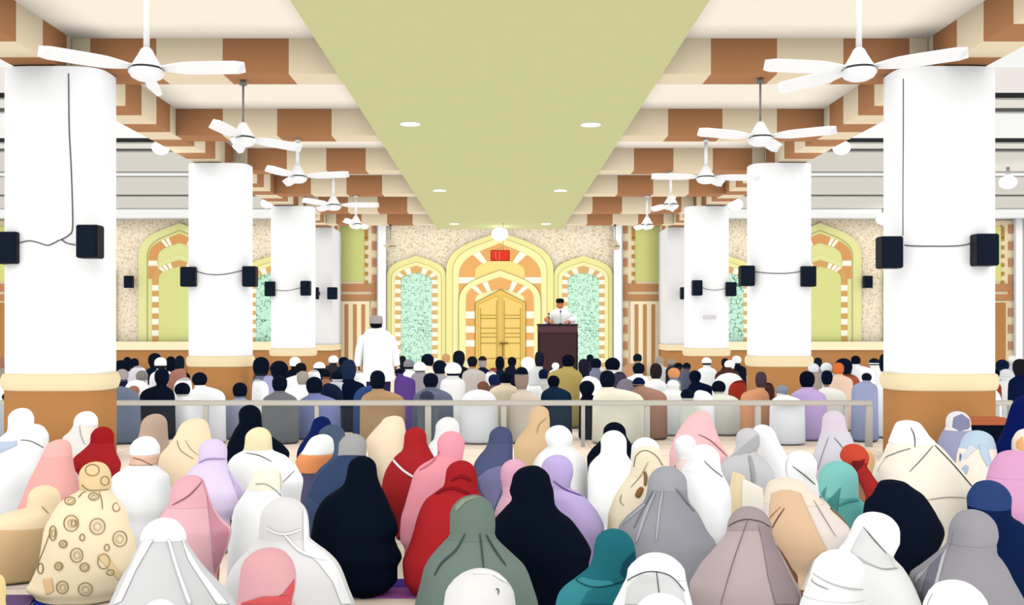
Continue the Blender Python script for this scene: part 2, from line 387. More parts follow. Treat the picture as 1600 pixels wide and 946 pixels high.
# ---------------------------------------------------------------- ceiling fans
FANW = mat('#FFFFFF', .5, .3); DARK = mat('#4A4A48')
def fan(px, py, d, angs, label, ztop, dark_rod=False, R=.9, col=None, small=False):
    c = P(px, py, d); W = col or FANW
    root = empty('ceiling_fan', (c.x, c.y, c.z), label, 'ceiling fan', 'white ceiling fans hanging along the nave')
    bm = bmesh.new(); tube(bm, [(c.x, c.y, c.z+.1), (c.x, c.y, ztop)], .013 if dark_rod else .028, 10); lathe(bm, [(0, ztop-.06), (.05, ztop-.06), (.03, ztop), (0, ztop)], c.x, c.y, 16)
    from_bm('rod', bm, W if not dark_rod else mat('#8A8986'), root, True)
    bm = bmesh.new(); lathe(bm, [(.03, c.z+.17), (.05, c.z+.15), (.075, c.z+.10), (.11, c.z+.04), (.135, c.z-.0), (.14, c.z-.012)], c.x, c.y, 28); cone = from_bm('motor_cone', bm, W, root, True)
    bm = bmesh.new(); lathe(bm, [(.14, c.z-.012), (.142, c.z-.02), (.142, c.z-.028), (.13, c.z-.032)], c.x, c.y, 28); from_bm('dark_ring', bm, DARK, cone, True)
    bm = bmesh.new(); lathe(bm, [(.10, c.z-.028), (.155, c.z-.035), (.158, c.z-.055), (.13, c.z-.10), (.08, c.z-.125), (0, c.z-.135)], c.x, c.y, 28); from_bm('motor_bowl', bm, W, root, True)
    for a in angs:
        a = math.radians(a); bm = bmesh.new(); n = 10; top = []; bot = []
        u = Vector((math.cos(a), math.sin(a), 0)); v = Vector((-math.sin(a), math.cos(a), 0))
        for i in range(n+1):
            t = i/n; r = .12+(R-.12)*t; w = .035+.035*min(1, t*2.2)
            if t > .9: w *= math.sqrt(max(0.02, 1-((t-.9)/.105)**2))
            for s in (1, -1):
                p = Vector((c.x, c.y, c.z-.02))+u*r+v*(w*s)+Vector((0, 0, -.034*(s if v.y > 0 else -s)*min(1, t*3+.2)))
                top.append(bm.verts.new(p+Vector((0, 0, .007)))); bot.append(bm.verts.new(p-Vector((0, 0, .007))))
        for i in range(n):
            a0, a1, b0, b1 = 2*i, 2*i+1, 2*i+2, 2*i+3
            bm.faces.new((top[a0], top[b0], top[b1], top[a1])); bm.faces.new((bot[a0], bot[a1], bot[b1], bot[b0]))
            bm.faces.new((top[a0], bot[a0], bot[b0], top[b0])); bm.faces.new((top[a1], top[b1], bot[b1], bot[a1]))
        bm.faces.new((top[0], top[1], bot[1], bot[0])); bm.faces.new((top[-2], bot[-2], bot[-1], top[-1]))
        from_bm('blade', bm, W, root)
fan(229, 104, 8.64, (218, 357, 105), 'nearest white ceiling fan on the left', 5.08)
fan(1342, 104, 8.69, (-35, 188, 125), 'nearest white ceiling fan on the right', 5.08)
fan(380, 213, 11.9, (50, 110, 262), 'second white ceiling fan on the left, on a thin dark rod', 4.65, True)
fan(1188, 212, 11.8, (-30, 202, 60), 'second white ceiling fan on the right, on a thin dark rod', 4.65, True)
fan(465, 274, 15.6, (-15, 115, 250), 'third white ceiling fan on the left', 4.65)
fan(1103, 275, 15.6, (5, 185, 60), 'third white ceiling fan on the right', 4.65)
fan(521, 319, 19.0, (0, 120, 240), 'fourth white ceiling fan on the left', 4.65)
fan(1048, 318, 18.9, (75, 105, 262), 'fourth white ceiling fan on the right', 4.65)
fan(556, 349, 22.3, (80, 100, 262), 'fifth white ceiling fan on the left', 4.65)
fan(1011, 350, 22.3, (80, 100, 262), 'fifth white ceiling fan on the right', 4.65)
fan(610, 384, 28.8, (80, 95, 262), 'farthest small tan ceiling fan, left of the mihrab wall', 4.65, True, .6, mat('#D9C9A8'))
fan(961, 384, 28.8, (80, 95, 262), 'farthest small tan ceiling fan, right of the mihrab wall', 4.65, True, .6, mat('#D9C9A8'))
# ---------------------------------------------------------------- lamps
LAMP = mat('#FFFFF4', emit=3.0)
def point(loc, e, r=.2, c=(1, .98, .94)):
    l = bpy.data.lights.new('lamp_light', 'POINT'); l.energy = e; l.shadow_soft_size = r; l.color = c
    o = bpy.data.objects.new('lamp_light', l); link(o); o.location = loc; return o
def area_down(loc, e, size, rot=(0, 0, 0)):
    l = bpy.data.lights.new('downlight', 'AREA'); l.energy = e; l.shape = 'DISK'; l.size = size; l.color = (1, .98, .95)
    o = bpy.data.objects.new('downlight', l); link(o); o.location = loc; o.rotation_euler = rot; return o
for px, py, d, w in ((641, 194, 'nearest', 0), (923, 195, 'nearest', 1), (687, 298, 'middle', 0), (876, 298, 'middle', 1), (710, 350, 'farthest', 0), (853, 350, 'farthest', 1)):
    dd = 3.0*F/(VY-py); c = P(px, py, dd)
    root = empty('recessed_downlight', (c.x, c.y, 4.6), '%s glowing round downlight in the %s half of the green panel' % (d, ('left', 'right')[w]), 'downlight', 'round downlights in the green panel')
    bm = bmesh.new(); lathe(bm, [(.13, 4.596), (.155, 4.594), (.16, 4.6), (.13, 4.602)], c.x, c.y, 28); from_bm('rim', bm, white, root, True)
    bm = bmesh.new(); lathe(bm, [(0, 4.588), (.08, 4.59), (.14, 4.596), (.14, 4.602), (0, 4.602)], c.x, c.y, 28); from_bm('diffuser', bm, LAMP, root, True)
    area_down((c.x, c.y, 4.57), EA, .3)
def globe(px, py, d, r, label, ceil=5.08, e=60):
    e = EP
    c = P(px, py, d); root = empty('ceiling_globe_lamp', (c.x, c.y, c.z), label, 'lamp', 'glowing ceiling lamps')
    bm = bmesh.new(); ellip(bm, c, (r, r, r*.8), 20, 12); from_bm('globe', bm, LAMP, root, True)
    bm = bmesh.new(); lathe(bm, [(.02, c.z+r*.7), (.06, c.z+r*.78), (.05, c.z+r*.95), (.03, ceil+.01), (0, ceil+.01)], c.x, c.y, 14); from_bm('stem', bm, white, root, True)
    point((c.x, c.y, c.z-r-.08), e, .15)
globe(251, 231, 16.9, .15, 'glowing lamp under the beam beside the nearest left column', e=40)
globe(1315, 231, 16.9, .15, 'glowing lamp under the beam beside the nearest right column', e=40)
globe(417, 318, 24.6, .15, 'small glowing lamp above the gap between middle and far left columns', e=40)
globe(1149, 320, 24.9, .19, 'glowing lamp just right of the top of the far right column', e=40)
globe(1575, 285, 21.0, .18, 'glowing lamp in the right aisle near the picture edge', e=40)
globe(1380, 343, 28.3, .2, 'glowing lamp in the right aisle beside the nearest right column top', e=40)
globe(781, 366, 28.9, .25, 'bright white globe lamp hanging above the red sign', 4.6, e=40)
# red display sign
c = P(781.5, 399.5, 27.9); s = 27.9/F
root = empty('red_sign', (c.x, c.y, c.z), 'small red electronic display hanging above the golden door', 'sign')
bm = bmesh.new(); box(bm, c.x-15*s, c.x+15*s, c.y, c.y+.08, c.z-8.5*s, c.z+8.5*s, 0, .01); from_bm('case', bm, mat('#A8281C'), root)
bm = bmesh.new(); box(bm, c.x-13.7*s, c.x+13.7*s, c.y-.006, c.y+.01, c.z-7.4*s, c.z+7.4*s); from_bm('screen', bm, mat('#E8412C'), root)
bm = bmesh.new()
def seg(x0, y0, x1, y1, w=.9):
    a = P(x0, y0, 27.89); b = P(x1, y1, 27.89); box(bm, min(a.x, b.x)-w*s/2, max(a.x, b.x)+w*s/2, c.y-.012, c.y-.004, min(a.z, b.z)-w*s/2, max(a.z, b.z)+w*s/2)
seg(774.5, 393.5, 774.5, 405); seg(780.4, 393.5, 780.4, 406.5); seg(774.5, 405, 776, 405)
from_bm('digits', bm, mat('#FF9A7E'), root)
bm = bmesh.new(); tube(bm, [c+Vector((4.6*s, .04, 8.4*s)), c+Vector((4.6*s, .04, 25*s)), (c.x+4.6*s, c.y+.04, 4.6)], .008, 6); tube(bm, [c+Vector((-9*s, .04, 8.4*s)), c+Vector((4.6*s, .04, 13*s))], .008, 6)
from_bm('hanging_wire', bm, mat('#A5946A'), root)
# ---------------------------------------------------------------- speakers
SPK = mat('#121A28', .6, .2)
def speaker(x0, y0, x1, y1, d, label, deep=.22, back=.1):
    a = P(x0, y1, d); b = P(x1, y0, d); cx = (a.x+b.x)/2
    root = empty('wall_speaker', (cx, d, (a.z+b.z)/2), label, 'speaker', 'black loudspeakers on the columns and wall')
    bm = bmesh.new(); box(bm, a.x, b.x, d, d+deep, a.z, b.z, 0, .012); cab = from_bm('cabinet', bm, SPK, root)
    w = b.x-a.x; h = b.z-a.z
    bm = bmesh.new(); box(bm, a.x+w*.07, b.x-w*.07, d-.006, d+.01, a.z+h*.05, b.z-h*.05, 0, .003); from_bm('grille', bm, mat('#161F2D'), cab)
    bm = bmesh.new(); box(bm, cx-.03, cx+.03, d+deep-.01, d+deep+back, (a.z+b.z)/2-.05, (a.z+b.z)/2+.05); from_bm('bracket', bm, mat('#2A3340'), root)
    return root
speaker(118, 351, 152, 403, 10.86, 'black speaker facing front on the nearest left column', .2, .12)
speaker(-9, 362, 25, 412, 11.1, 'black speaker at the far left edge, on the outer side of the nearest column', .25, .1)
speaker(1378, 369, 1412, 419, 11.0, 'black speaker on the left side of the nearest right column', .2, .1)
speaker(1527, 365, 1562, 415, 11.0, 'black speaker on the right side of the nearest right column', .22, .12)
speaker(281, 417, 305, 448, 17.7, 'black speaker on the left side of the middle left column')
speaker(378, 416, 399, 448, 17.7, 'black speaker on the right side of the middle left column')
speaker(1158, 415, 1180, 447, 17.7, 'black speaker on the left side of the middle right column')
speaker(1253, 416, 1276, 448, 17.7, 'black speaker on the right side of the middle right column')
speaker(413, 440, 429, 463, 24.1, 'black speaker on the left side of the far left column')
speaker(469, 439, 484, 462, 23.9, 'black speaker on the right side of the far left column')
speaker(1083, 438, 1098, 462, 23.9, 'black speaker on the left side of the far right column')
speaker(1135, 441, 1151, 463, 24.1, 'black speaker on the right side of the far right column')
speaker(493, 449, 497, 468, 29.1, 'thin black speaker seen edge-on, left pilaster', .2, .16)
speaker(511, 449, 526, 468, 29.1, 'black speaker on the left pilaster beside the green window panel', .2, .16)
speaker(1064, 449, 1071, 468, 29.1, 'thin black speaker seen edge-on, right pilaster', .2, .16)
speaker(193, 431, 206, 450, 30.85, 'small black speaker on the mosaic wall in the left aisle', .2, .13)
speaker(1351, 431, 1364, 450, 30.85, 'small black speaker on the mosaic wall in the right aisle', .2, .13)
bm = bmesh.new(); a = P(1109, 497, 23.9)
pl = P(1109, 496, 23.94); sc = 23.94/F; bm = bmesh.new(); box(bm, pl.x-10*sc, pl.x+10*sc, pl.y-.015, pl.y+.03, pl.z-3*sc, pl.z+3*sc, 0, .003)
tag(from_bm('wall_plate', bm, mat('#DAD3DC')), 'small grey plate on the far right column', 'plate')
# cables
CAB = mat('#3B4448')
def smooth_px(pts, n=8):
    out = []
    for i in range(len(pts)-1):
        p0, p1, p2, p3 = pts[max(i-1, 0)], pts[i], pts[i+1], pts[min(i+2, len(pts)-1)]
        for k in range(n):
            t = k/n; out.append(tuple(.5*((2*b)+(-a+c)*t+(2*a-5*b+4*c-e)*t*t+(-a+3*b-3*c+e)*t**3) for a, b, c, e in zip(p0, p1, p2, p3)))
    return out+[pts[-1]]
def cable(pts, ci, label, r=.006):
    """pts in picture pixels, laid on the front of column ci = (X, d, radius)."""
    X, d, rr = ci; out = []
    for x, y in smooth_px(pts):
        dep = d-rr
        for _ in range(5):
            wxx = (x-VX)*dep/F-X; dep = d-CSY*rr*(1-min(1, abs(wxx)/rr)**CN)**(1/CN)-.009
        out.append(P(x, y, dep))
    bm = bmesh.new(); tube(bm, out, r, 6); tag(from_bm('cable', bm, CAB, None, True), label, 'cable', 'thin dark speaker cables')
c1 = (-5.27, 11.54, .597); c1r = (5.27, 11.54, .597); c2 = (-5.27, 18.14, .568); c2r = (5.27, 18.14, .568); c3 = (-5.27, 24.5, .545); c3r = (5.27, 24.5, .545)
cable([(107, 115), (108, 200), (111, 260), (113, 320), (113, 358), (107, 368), (95, 375)], c1, 'thin cable running down the nearest left column')
cable([(26, 381), (45, 376.5), (60, 379.5), (74, 383.5), (84, 380), (95, 375), (104, 380), (118, 383)], c1, 'wavy cable between the two speakers on the nearest left column')
cable([(1411.5, 123), (1411.5, 200), (1411, 300), (1411, 369)], c1r, 'straight cable running down the nearest right column')
cable([(1413, 383), (1425, 384.5), (1460, 385), (1495, 384.5), (1515, 381), (1527, 374)], c1r, 'cable between the two speakers on the nearest right column')
cable([(305, 423), (320, 428), (338, 429.5), (356, 428), (378, 423)], c2, 'sagging cable on the middle left column', .007)
cable([(1180, 425), (1200, 427), (1220, 427.5), (1238, 426.5), (1253, 424)], c2r, 'sagging cable on the middle right column', .007)
cable([(429, 453), (440, 454.5), (452, 454), (469, 450)], c3, 'faint cable on the far left column', .006)
cable([(1098, 450), (1108, 453), (1118, 453.5), (1135, 451)], c3r, 'faint cable on the far right column', .006)
# ---------------------------------------------------------------- railing
RAILM = mat('#C6C0B4', .5, .3)
gm = bpy.data.materials.new('tinted_glass'); gm.use_nodes = True; t = gm.node_tree; out = t.nodes['Material Output']; t.nodes.remove(t.nodes['Principled BSDF'])
tr = t.nodes.new('ShaderNodeBsdfTransparent'); tr.inputs[0].default_value = (.985, .99, .99, 1); df = t.nodes.new('ShaderNodeBsdfDiffuse'); df.inputs[0].default_value = rgb('#B8BCBE')
mx = t.nodes.new('ShaderNodeMixShader'); mx.inputs[0].default_value = .025; t.links.new(tr.outputs[0], mx.inputs[1]); t.links.new(df.outputs[0], mx.inputs[2]); t.links.new(mx.outputs[0], out.inputs[0])
def railing(x0, x1, posts, ends, label, d=12.75):
    a = P(x0, 626, d); b = P(x1, 634, d); root = empty('railing', ((a.x+b.x)/2, d, 0), label, 'railing')
    bm = bmesh.new(); box(bm, a.x, b.x, d-.04, d+.04, b.z, a.z, 0, .008); from_bm('top_rail', bm, RAILM, root)
    for p, w in posts:
        q = P(p, 634, d); bm = bmesh.new(); box(bm, q.x-w/2, q.x+w/2, d-.025, d+.025, 0, q.z); from_bm('post', bm, RAILM, root)
    xs = [x0]+[p for p, w in posts]+([x1] if not ends else [])
    xs = sorted(set(xs))
    for p, q in zip(xs, xs[1:]):
        u, v = P(p, 634, d), P(q, 634, d)
        if v.x-u.x < .1: continue
        bm = bmesh.new(); box(bm, u.x+.02, v.x-.02, d-.005, d+.005, .02, u.z-.005); from_bm('glass_panel', bm, gm, root)
railing(165, 1362, [(321.5, .07), (495, .05), (669, .08), (787, .07), (911, .05), (1011, .07), (1184, .07), (1321, .05), (1357.5, .085)], True, 'long low grey metal railing with glass panels across the hall')
railing(-60, 36, [(-30, .06)], False, 'short piece of low grey railing left of the nearest left column')
railing(1530, 1581, [(1556, .07), (1578, .05)], True, 'short piece of low grey railing right of the nearest right column')
# low bench at the right
d = 13.0; a = P(1512, 657, d); b = P(1590, 665, d)
d = 10.3; a = P(1514, 657, d); b = P(1592, 665, d)
root = empty('low_table', ((a.x+b.x)/2, d+.2, 0), 'low table with terracotta top and black skirt right of the nearest right column', 'table')
bm = bmesh.new(); box(bm, a.x, b.x, d, d+.45, b.z, a.z, 0, .005); from_bm('table_top', bm, mat('#B4623F'), root)
bm = bmesh.new(); box(bm, a.x+.03, b.x-.03, d+.02, d+.43, .18, b.z); from_bm('skirt', bm, mat('#0A0F22'), root)
for sx in (a.x+.05, b.x-.05):
    for yy in (d+.04, d+.41):
        bm = bmesh.new(); box(bm, sx-.02, sx+.02, yy-.02, yy+.02, 0, .19); from_bm('leg', bm, mat('#0A0F22'), root)
# ---------------------------------------------------------------- lectern on its low dais
DL = 17.65; sl = DL/F
bm = bmesh.new(); box(bm, (800-VX)*sl, (960-VX)*sl, DL-.15, DL+1.6, 0, .38); box(bm, (805-VX)*sl, (955-VX)*sl, DL-.4, DL-.15, 0, .19)
tag(from_bm('platform', bm, mat('#C9A57A')), 'low wooden dais carrying the lectern and preacher', 'platform', kind='structure')
LB = mat('#40222A', .5, .2)
root = empty('lectern', ((871.5-VX)*sl, DL+.25, .38), 'dark maroon wooden lectern with a slanted top in front of the preacher', 'lectern')
x0, x1 = (841.5-VX)*sl, (902-VX)*sl; zt = H+(VY-509)*sl
bm = bmesh.new(); box(bm, x0, x1, DL, DL+.5, .38, zt-.12, 0, .008); from_bm('body', bm, LB, root)
bm = bmesh.new(); box(bm, x0-.005, x1+.005, DL-.02, DL+.5, zt-.13, zt, 0, .005); from_bm('upper_panel', bm, mat('#54343C', .5, .2), root)
bm = bmesh.new(); box(bm, x0-.02, x1+.02, DL-.05, DL+.55, zt, zt+.03, 0, .008); from_bm('reading_top', bm, mat('#241A22', .5, .2), root)
bm = bmesh.new(); box(bm, x0-.01, x0+.01, DL-.015, DL+.01, .38, zt-.1); box(bm, x1-.01, x1+.01, DL-.015, DL+.01, .38, zt-.1); from_bm('edge_moulding', bm, mat('#241A22'), root)
# ---------------------------------------------------------------- human bodies
def bake(bm, voxel, name, deci=None, smooth=4):
    me = bpy.data.meshes.new(name+'_src'); bm.to_mesh(me); bm.free(); o = bpy.data.objects.new(name+'_src', me); COL.objects.link(o)
    m = o.modifiers.new('r', 'REMESH'); m.mode = 'VOXEL'; m.voxel_size = voxel; m.use_smooth_shade = True
    s = o.modifiers.new('s', 'SMOOTH'); s.iterations = smooth; s.factor = .5
    if deci: q = o.modifiers.new('d', 'DECIMATE'); q.ratio = deci
    dg = bpy.context.evaluated_depsgraph_get(); r = bpy.data.meshes.new_from_object(o.evaluated_get(dg)); r.name = name
    bpy.data.objects.remove(o); bpy.data.meshes.remove(me)
    for p in r.polygons: p.use_smooth = True
    r.materials.clear(); r.materials.append(mat('#C58B66')); return r
def head(bm, c, k=1.0):
    x, y, z = c
    ellip(bm, (x, y-.005*k, z+.02*k), (.072*k, .09*k, .093*k), 20, 14); ellip(bm, (x, y+.022*k, z-.035*k), (.056*k, .062*k, .075*k), 18, 12)
    capsule(bm, (x, y+.083*k, z+.015*k), (x, y+.101*k, z-.022*k), .008*k, .014*k); ellip(bm, (x, y+.073*k, z-.058*k), (.024*k, .012*k, .009*k), 12, 8)
    ellip(bm, (x, y+.062*k, z-.092*k), (.026*k, .022*k, .02*k), 12, 8)
    for s in (-1, 1):
        ellip(bm, (x+s*.073*k, y-.002*k, z-.008*k), (.010*k, .02*k, .031*k), 10, 8); ellip(bm, (x+s*.028*k, y+.078*k, z+.02*k), (.015*k, .01*k, .008*k), 10, 8)
def hand(bm, w, dirv, up, side, k=1.0):
    """w wrist, dirv towards the fingertips, up = back of the hand, side = +1/-1 where the thumb leaves."""
    w = Vector(w); f = Vector(dirv).normalized(); u = Vector(up).normalized(); r = f.cross(u).normalized()*side
    for i in range(4):
        o = (i-1.5)*.02*k; base = w+f*.035*k+r*o; kn = w+f*.088*k+r*o*1.1
        capsule(bm, base, kn, .0125*k, .0105*k, 8); L = (.068, .078, .072, .055)[i]*k
        m = kn+f*L*.5-u*.008*k+r*o*.12; capsule(bm, kn, m, .0095*k, .0088*k, 8); capsule(bm, m, m+f*L*.42-u*.018*k, .0085*k, .0075*k, 8)
    ellip(bm, w+f*.05*k-u*.004*k, (.034*k, .034*k, .018*k), 12, 8)
    t0 = w+f*.02*k-r*.03*k; t1 = t0-r*.025*k+f*.035*k; capsule(bm, t0, t1, .014*k, .011*k, 8); capsule(bm, t1, t1+f*.036*k-r*.006*k-u*.006*k, .0105*k, .009*k, 8)
def seated_body():
    bm = bmesh.new(); head(bm, (0, .01, .745)); capsule(bm, (0, -.01, .57), (0, 0, .69), .055, .048)
    ellip(bm, (0, -.01, .47), (.155, .095, .15)); ellip(bm, (0, 0, .30), (.125, .10, .17)); ellip(bm, (0, -.02, .16), (.155, .13, .12))
    for s in (-1, 1):
        capsule(bm, (s*.08, 0, .15), (s*.12, .26, .13), .078, .055); capsule(bm, (s*.12, .24, .10), (s*.09, -.05, .05), .05, .038)
        capsule(bm, (s*.09, -.05, .05), (s*.07, -.11, .035), .032, .024)
        capsule(bm, (s*.15, -.01, .555), (s*.18, .03, .34), .045, .036); capsule(bm, (s*.18, .03, .34), (s*.115, .17, .225), .035, .025)
        hand(bm, (s*.115, .17, .225), (-.1*s, .9, -.25), (0, .25, 1), s, .85)
    return bake(bm, .0085, 'seated_body', .22)
BODY = seated_body()
def put_body(root, X, D, s_h, s_w, skin='#B98463', face=1):
    o = bpy.data.objects.new('body', BODY); link(o, root); o.location = Vector((X, D, 0))-root.location
    o.scale = (s_w, s_w, s_h); o.material_slots[0].link = 'OBJECT'; o.material_slots[0].material = mat(skin, .7, .2)
    if face < 0: o.rotation_euler = (0, 0, PI)
    return o
# ---------------------------------------------------------------- garments laid out from the silhouette, each a closed body of cloth with real depth
def pchip(xs, ys, x):
    n = len(xs)
    if x <= xs[0]: return ys[0]
    if x >= xs[-1]: return ys[-1]
    i = max(j for j in range(n-1) if xs[j] <= x)
    h = [xs[j+1]-xs[j] for j in range(n-1)]; dl = [(ys[j+1]-ys[j])/h[j] for j in range(n-1)]
    def sl(j):
        if j == 0: return dl[0]
        if j == n-1: return dl[-1]
        if dl[j-1]*dl[j] <= 0: return 0
        return 2*dl[j-1]*dl[j]/(dl[j-1]+dl[j])
    t = (x-xs[i])/h[i]; a, b = sl(i), sl(i+1)
    return (2*t**3-3*t*t+1)*ys[i]+(t**3-2*t*t+t)*h[i]*a+(-2*t**3+3*t*t)*ys[i+1]+(t**3-t*t)*h[i]*b
class Cloth:
    round = False
    def __init__(self, rows, yb, D, neck, fold=.0, seed=0, thick=1.0):
        rows = [tuple(map(float, r)) for r in rows]; rows.sort()
        y0, l, r = rows[0]; g = min(2.2, .3*(rows[1][0]-y0)); c = (l+r)/2; w = (r-l)/2
        rows = [(y0, c-w*.12, c+w*.12), (y0+.35*g, c-w*.62, c+w*.62), (y0+g, l, r)]+rows[1:]
        if rows[-1][0] < yb-3:
            y1, l, r = rows[-1]; e = (yb-y1)*.02; rows += [(y1+(yb-y1)*.8, l-e, r+e)]
        rows += [(yb, rows[-1][1]+2, rows[-1][2]-2)]
        self.ys = [r[0] for r in rows]; self.ls = [r[1] for r in rows]; self.rs = [r[2] for r in rows]
        self.D = D; self.y0 = y0; self.yb = yb; self.neck = neck; self.fold = fold; self.ph = seed*1.7; self.s = F/D; self.thick = thick
        self._c = {}; self.knee = .13; self.R = 0
        R = (rows[3][2]-rows[3][1])/2
        for _ in range(8): R = .5*R+.5*(pchip(self.ys, self.rs, y0+R)-pchip(self.ys, self.ls, y0+R))/2
        self.R = R; self.RV = R*1.05
    def row(self, y):
        k = round(y, 2)
        if k not in self._c:
            l, r = pchip(self.ys, self.ls, y), pchip(self.ys, self.rs, y); hw = (r-l)/2
            if self.round and y < self.y0+self.RV: hw = min(hw, self.R*1.03*max(0, 1-(1-(y-self.y0)/self.RV)**2.1)**.5+.15)
            self._c[k] = (((l+r)/2-VX)/self.s, max(.004, hw/self.s))
        return self._c[k]
    def back(self, y, th):
        w = self.row(y)[1]; b = .27*(1-math.exp(-w/.27))*1.05*self.thick
        t = max(0, min(1, (y-self.neck)/(self.yb-self.neck)))
        return b*(1+self.fold*min(1, t*2.5)*math.sin(7*th+self.ph+t*1.5))
    def front(self, y):
        w = self.row(y)[1]; b = .27*(1-math.exp(-w/.27))*1.05*self.thick
        if y < self.neck:
            t = (y-self.y0)/(self.neck-self.y0); return b*(1 if t < .12 else max(.55, 1-(t-.12)*2.2))
        t = (y-self.neck)/(self.yb-self.neck); return b*(.55+min(1, t*4)*.45)+self.knee*max(0, t-.35)
    def vert(self, y, th, sc=1.0, dz=0):
        X, w = self.row(y); c, s = math.cos(th), math.sin(th)
        dy = -self.back(y, th)*s if s > 0 else -self.front(y)*s
        return Vector((X+w*sc*c, self.D+dy*sc, H-(y-VY)/self.s+dz))
    def piece(self, name, m, a, b, root, n=32, step=None, sc0=1.0, dip=0, closed=True, scall=1.0):
        """the slice of the garment between picture rows a and b"""
        bm = bmesh.new(); st = step or max(1.2, (self.yb-self.y0)/46); ys = []; y = a
        if a <= self.y0+.1: ys = [self.y0+q for q in (.15, .5, 1.1, 2, 3.2, 4.8, 6.8, 9)]; ys = [q for q in ys if q < b-1]; y = ys[-1]+st if ys else a
        while y < b-.4*st: ys.append(y); y += st
        ys.append(b); rings = []
        for i, y in enumerate(ys):
            sc = 1.0 if a <= self.y0+.1 else (sc0 if i == 0 else (1+sc0)/2 if i == 1 else 1.0)
            rg = []
            for k in range(n):
                th = 2*PI*k/n; dz = 0
                if dip and math.sin(th) > 0:
                    f = max(0, min(1, 1-(b-y)/(abs(dip)*2+6))); dz = -dip/self.s*f*math.sin(th)**1.5
                rg.append(bm.verts.new(self.vert(y, th, sc*scall, dz)))
            rings.append(rg)
        for A, B in zip(rings, rings[1:]):
            for k in range(n): bm.faces.new((A[k], A[(k+1) % n], B[(k+1) % n], B[k]))
        if a <= self.y0+.1:
            X, w = self.row(self.y0); t = bm.verts.new((X, self.D, H-(self.y0-VY)/self.s))
            for k in range(n): bm.faces.new((t, rings[0][(k+1) % n], rings[0][k]))
        else: bm.faces.new(rings[0][::-1])
        if closed: bm.faces.new(rings[-1])
        return from_bm(name, bm, m, root, True)
    def drape(self, x, y, off=.006):
        """the point of the cloth's visible side that shows at picture point (x, y)"""
        dep = self.D-.1; yr = y; x0 = x
        for _ in range(16):
            Xp = (x0-VX)*dep/F; Z = H-(y-VY)*dep/F; yr = min(max(VY+(H-Z)*self.s, self.y0), self.yb); Xc, w = self.row(yr)
            Xp = max(Xc-.98*w, min(Xc+.98*w, Xp)); x = VX+Xp*F/dep
            u = max(-.995, min(.995, (Xp-Xc)/w)); th = math.acos(u); dep = .5*dep+.5*(self.D-self.back(yr, th)*math.sin(th)-off)
        Xp = max(Xc-.985*w, min(Xc+.985*w, (x0-VX)*dep/F))
        return P(VX+Xp*F/dep, y, dep)
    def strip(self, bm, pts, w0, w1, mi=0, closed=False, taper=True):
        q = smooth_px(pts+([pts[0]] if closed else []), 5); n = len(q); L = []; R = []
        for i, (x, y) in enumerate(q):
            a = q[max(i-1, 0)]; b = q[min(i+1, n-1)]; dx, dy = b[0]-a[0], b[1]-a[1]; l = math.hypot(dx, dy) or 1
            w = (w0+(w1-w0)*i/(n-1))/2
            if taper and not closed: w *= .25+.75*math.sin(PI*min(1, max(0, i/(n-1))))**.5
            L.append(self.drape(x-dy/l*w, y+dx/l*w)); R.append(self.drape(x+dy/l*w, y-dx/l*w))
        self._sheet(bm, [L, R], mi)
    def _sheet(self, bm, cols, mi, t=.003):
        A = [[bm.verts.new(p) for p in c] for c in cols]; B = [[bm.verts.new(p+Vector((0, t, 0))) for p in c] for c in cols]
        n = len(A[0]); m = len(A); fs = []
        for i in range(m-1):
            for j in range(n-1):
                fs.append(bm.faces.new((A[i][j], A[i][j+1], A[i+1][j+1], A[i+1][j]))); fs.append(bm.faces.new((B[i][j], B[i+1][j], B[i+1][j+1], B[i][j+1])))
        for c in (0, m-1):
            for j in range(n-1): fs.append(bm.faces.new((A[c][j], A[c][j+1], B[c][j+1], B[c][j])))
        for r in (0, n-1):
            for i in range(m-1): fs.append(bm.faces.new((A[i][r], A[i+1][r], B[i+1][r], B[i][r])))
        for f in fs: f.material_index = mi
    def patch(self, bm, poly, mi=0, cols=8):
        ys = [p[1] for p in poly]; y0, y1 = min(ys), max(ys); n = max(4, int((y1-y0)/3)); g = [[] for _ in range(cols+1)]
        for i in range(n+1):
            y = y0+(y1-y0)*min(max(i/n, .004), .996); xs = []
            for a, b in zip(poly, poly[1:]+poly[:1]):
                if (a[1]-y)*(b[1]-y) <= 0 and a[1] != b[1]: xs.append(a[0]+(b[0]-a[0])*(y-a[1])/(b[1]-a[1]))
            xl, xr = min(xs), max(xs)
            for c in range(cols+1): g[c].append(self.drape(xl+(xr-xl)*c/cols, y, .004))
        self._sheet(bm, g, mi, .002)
SKINS = ['#C58F6C', '#9A6A4C', '#7A4E38', '#B07C5A']
NP = [0]
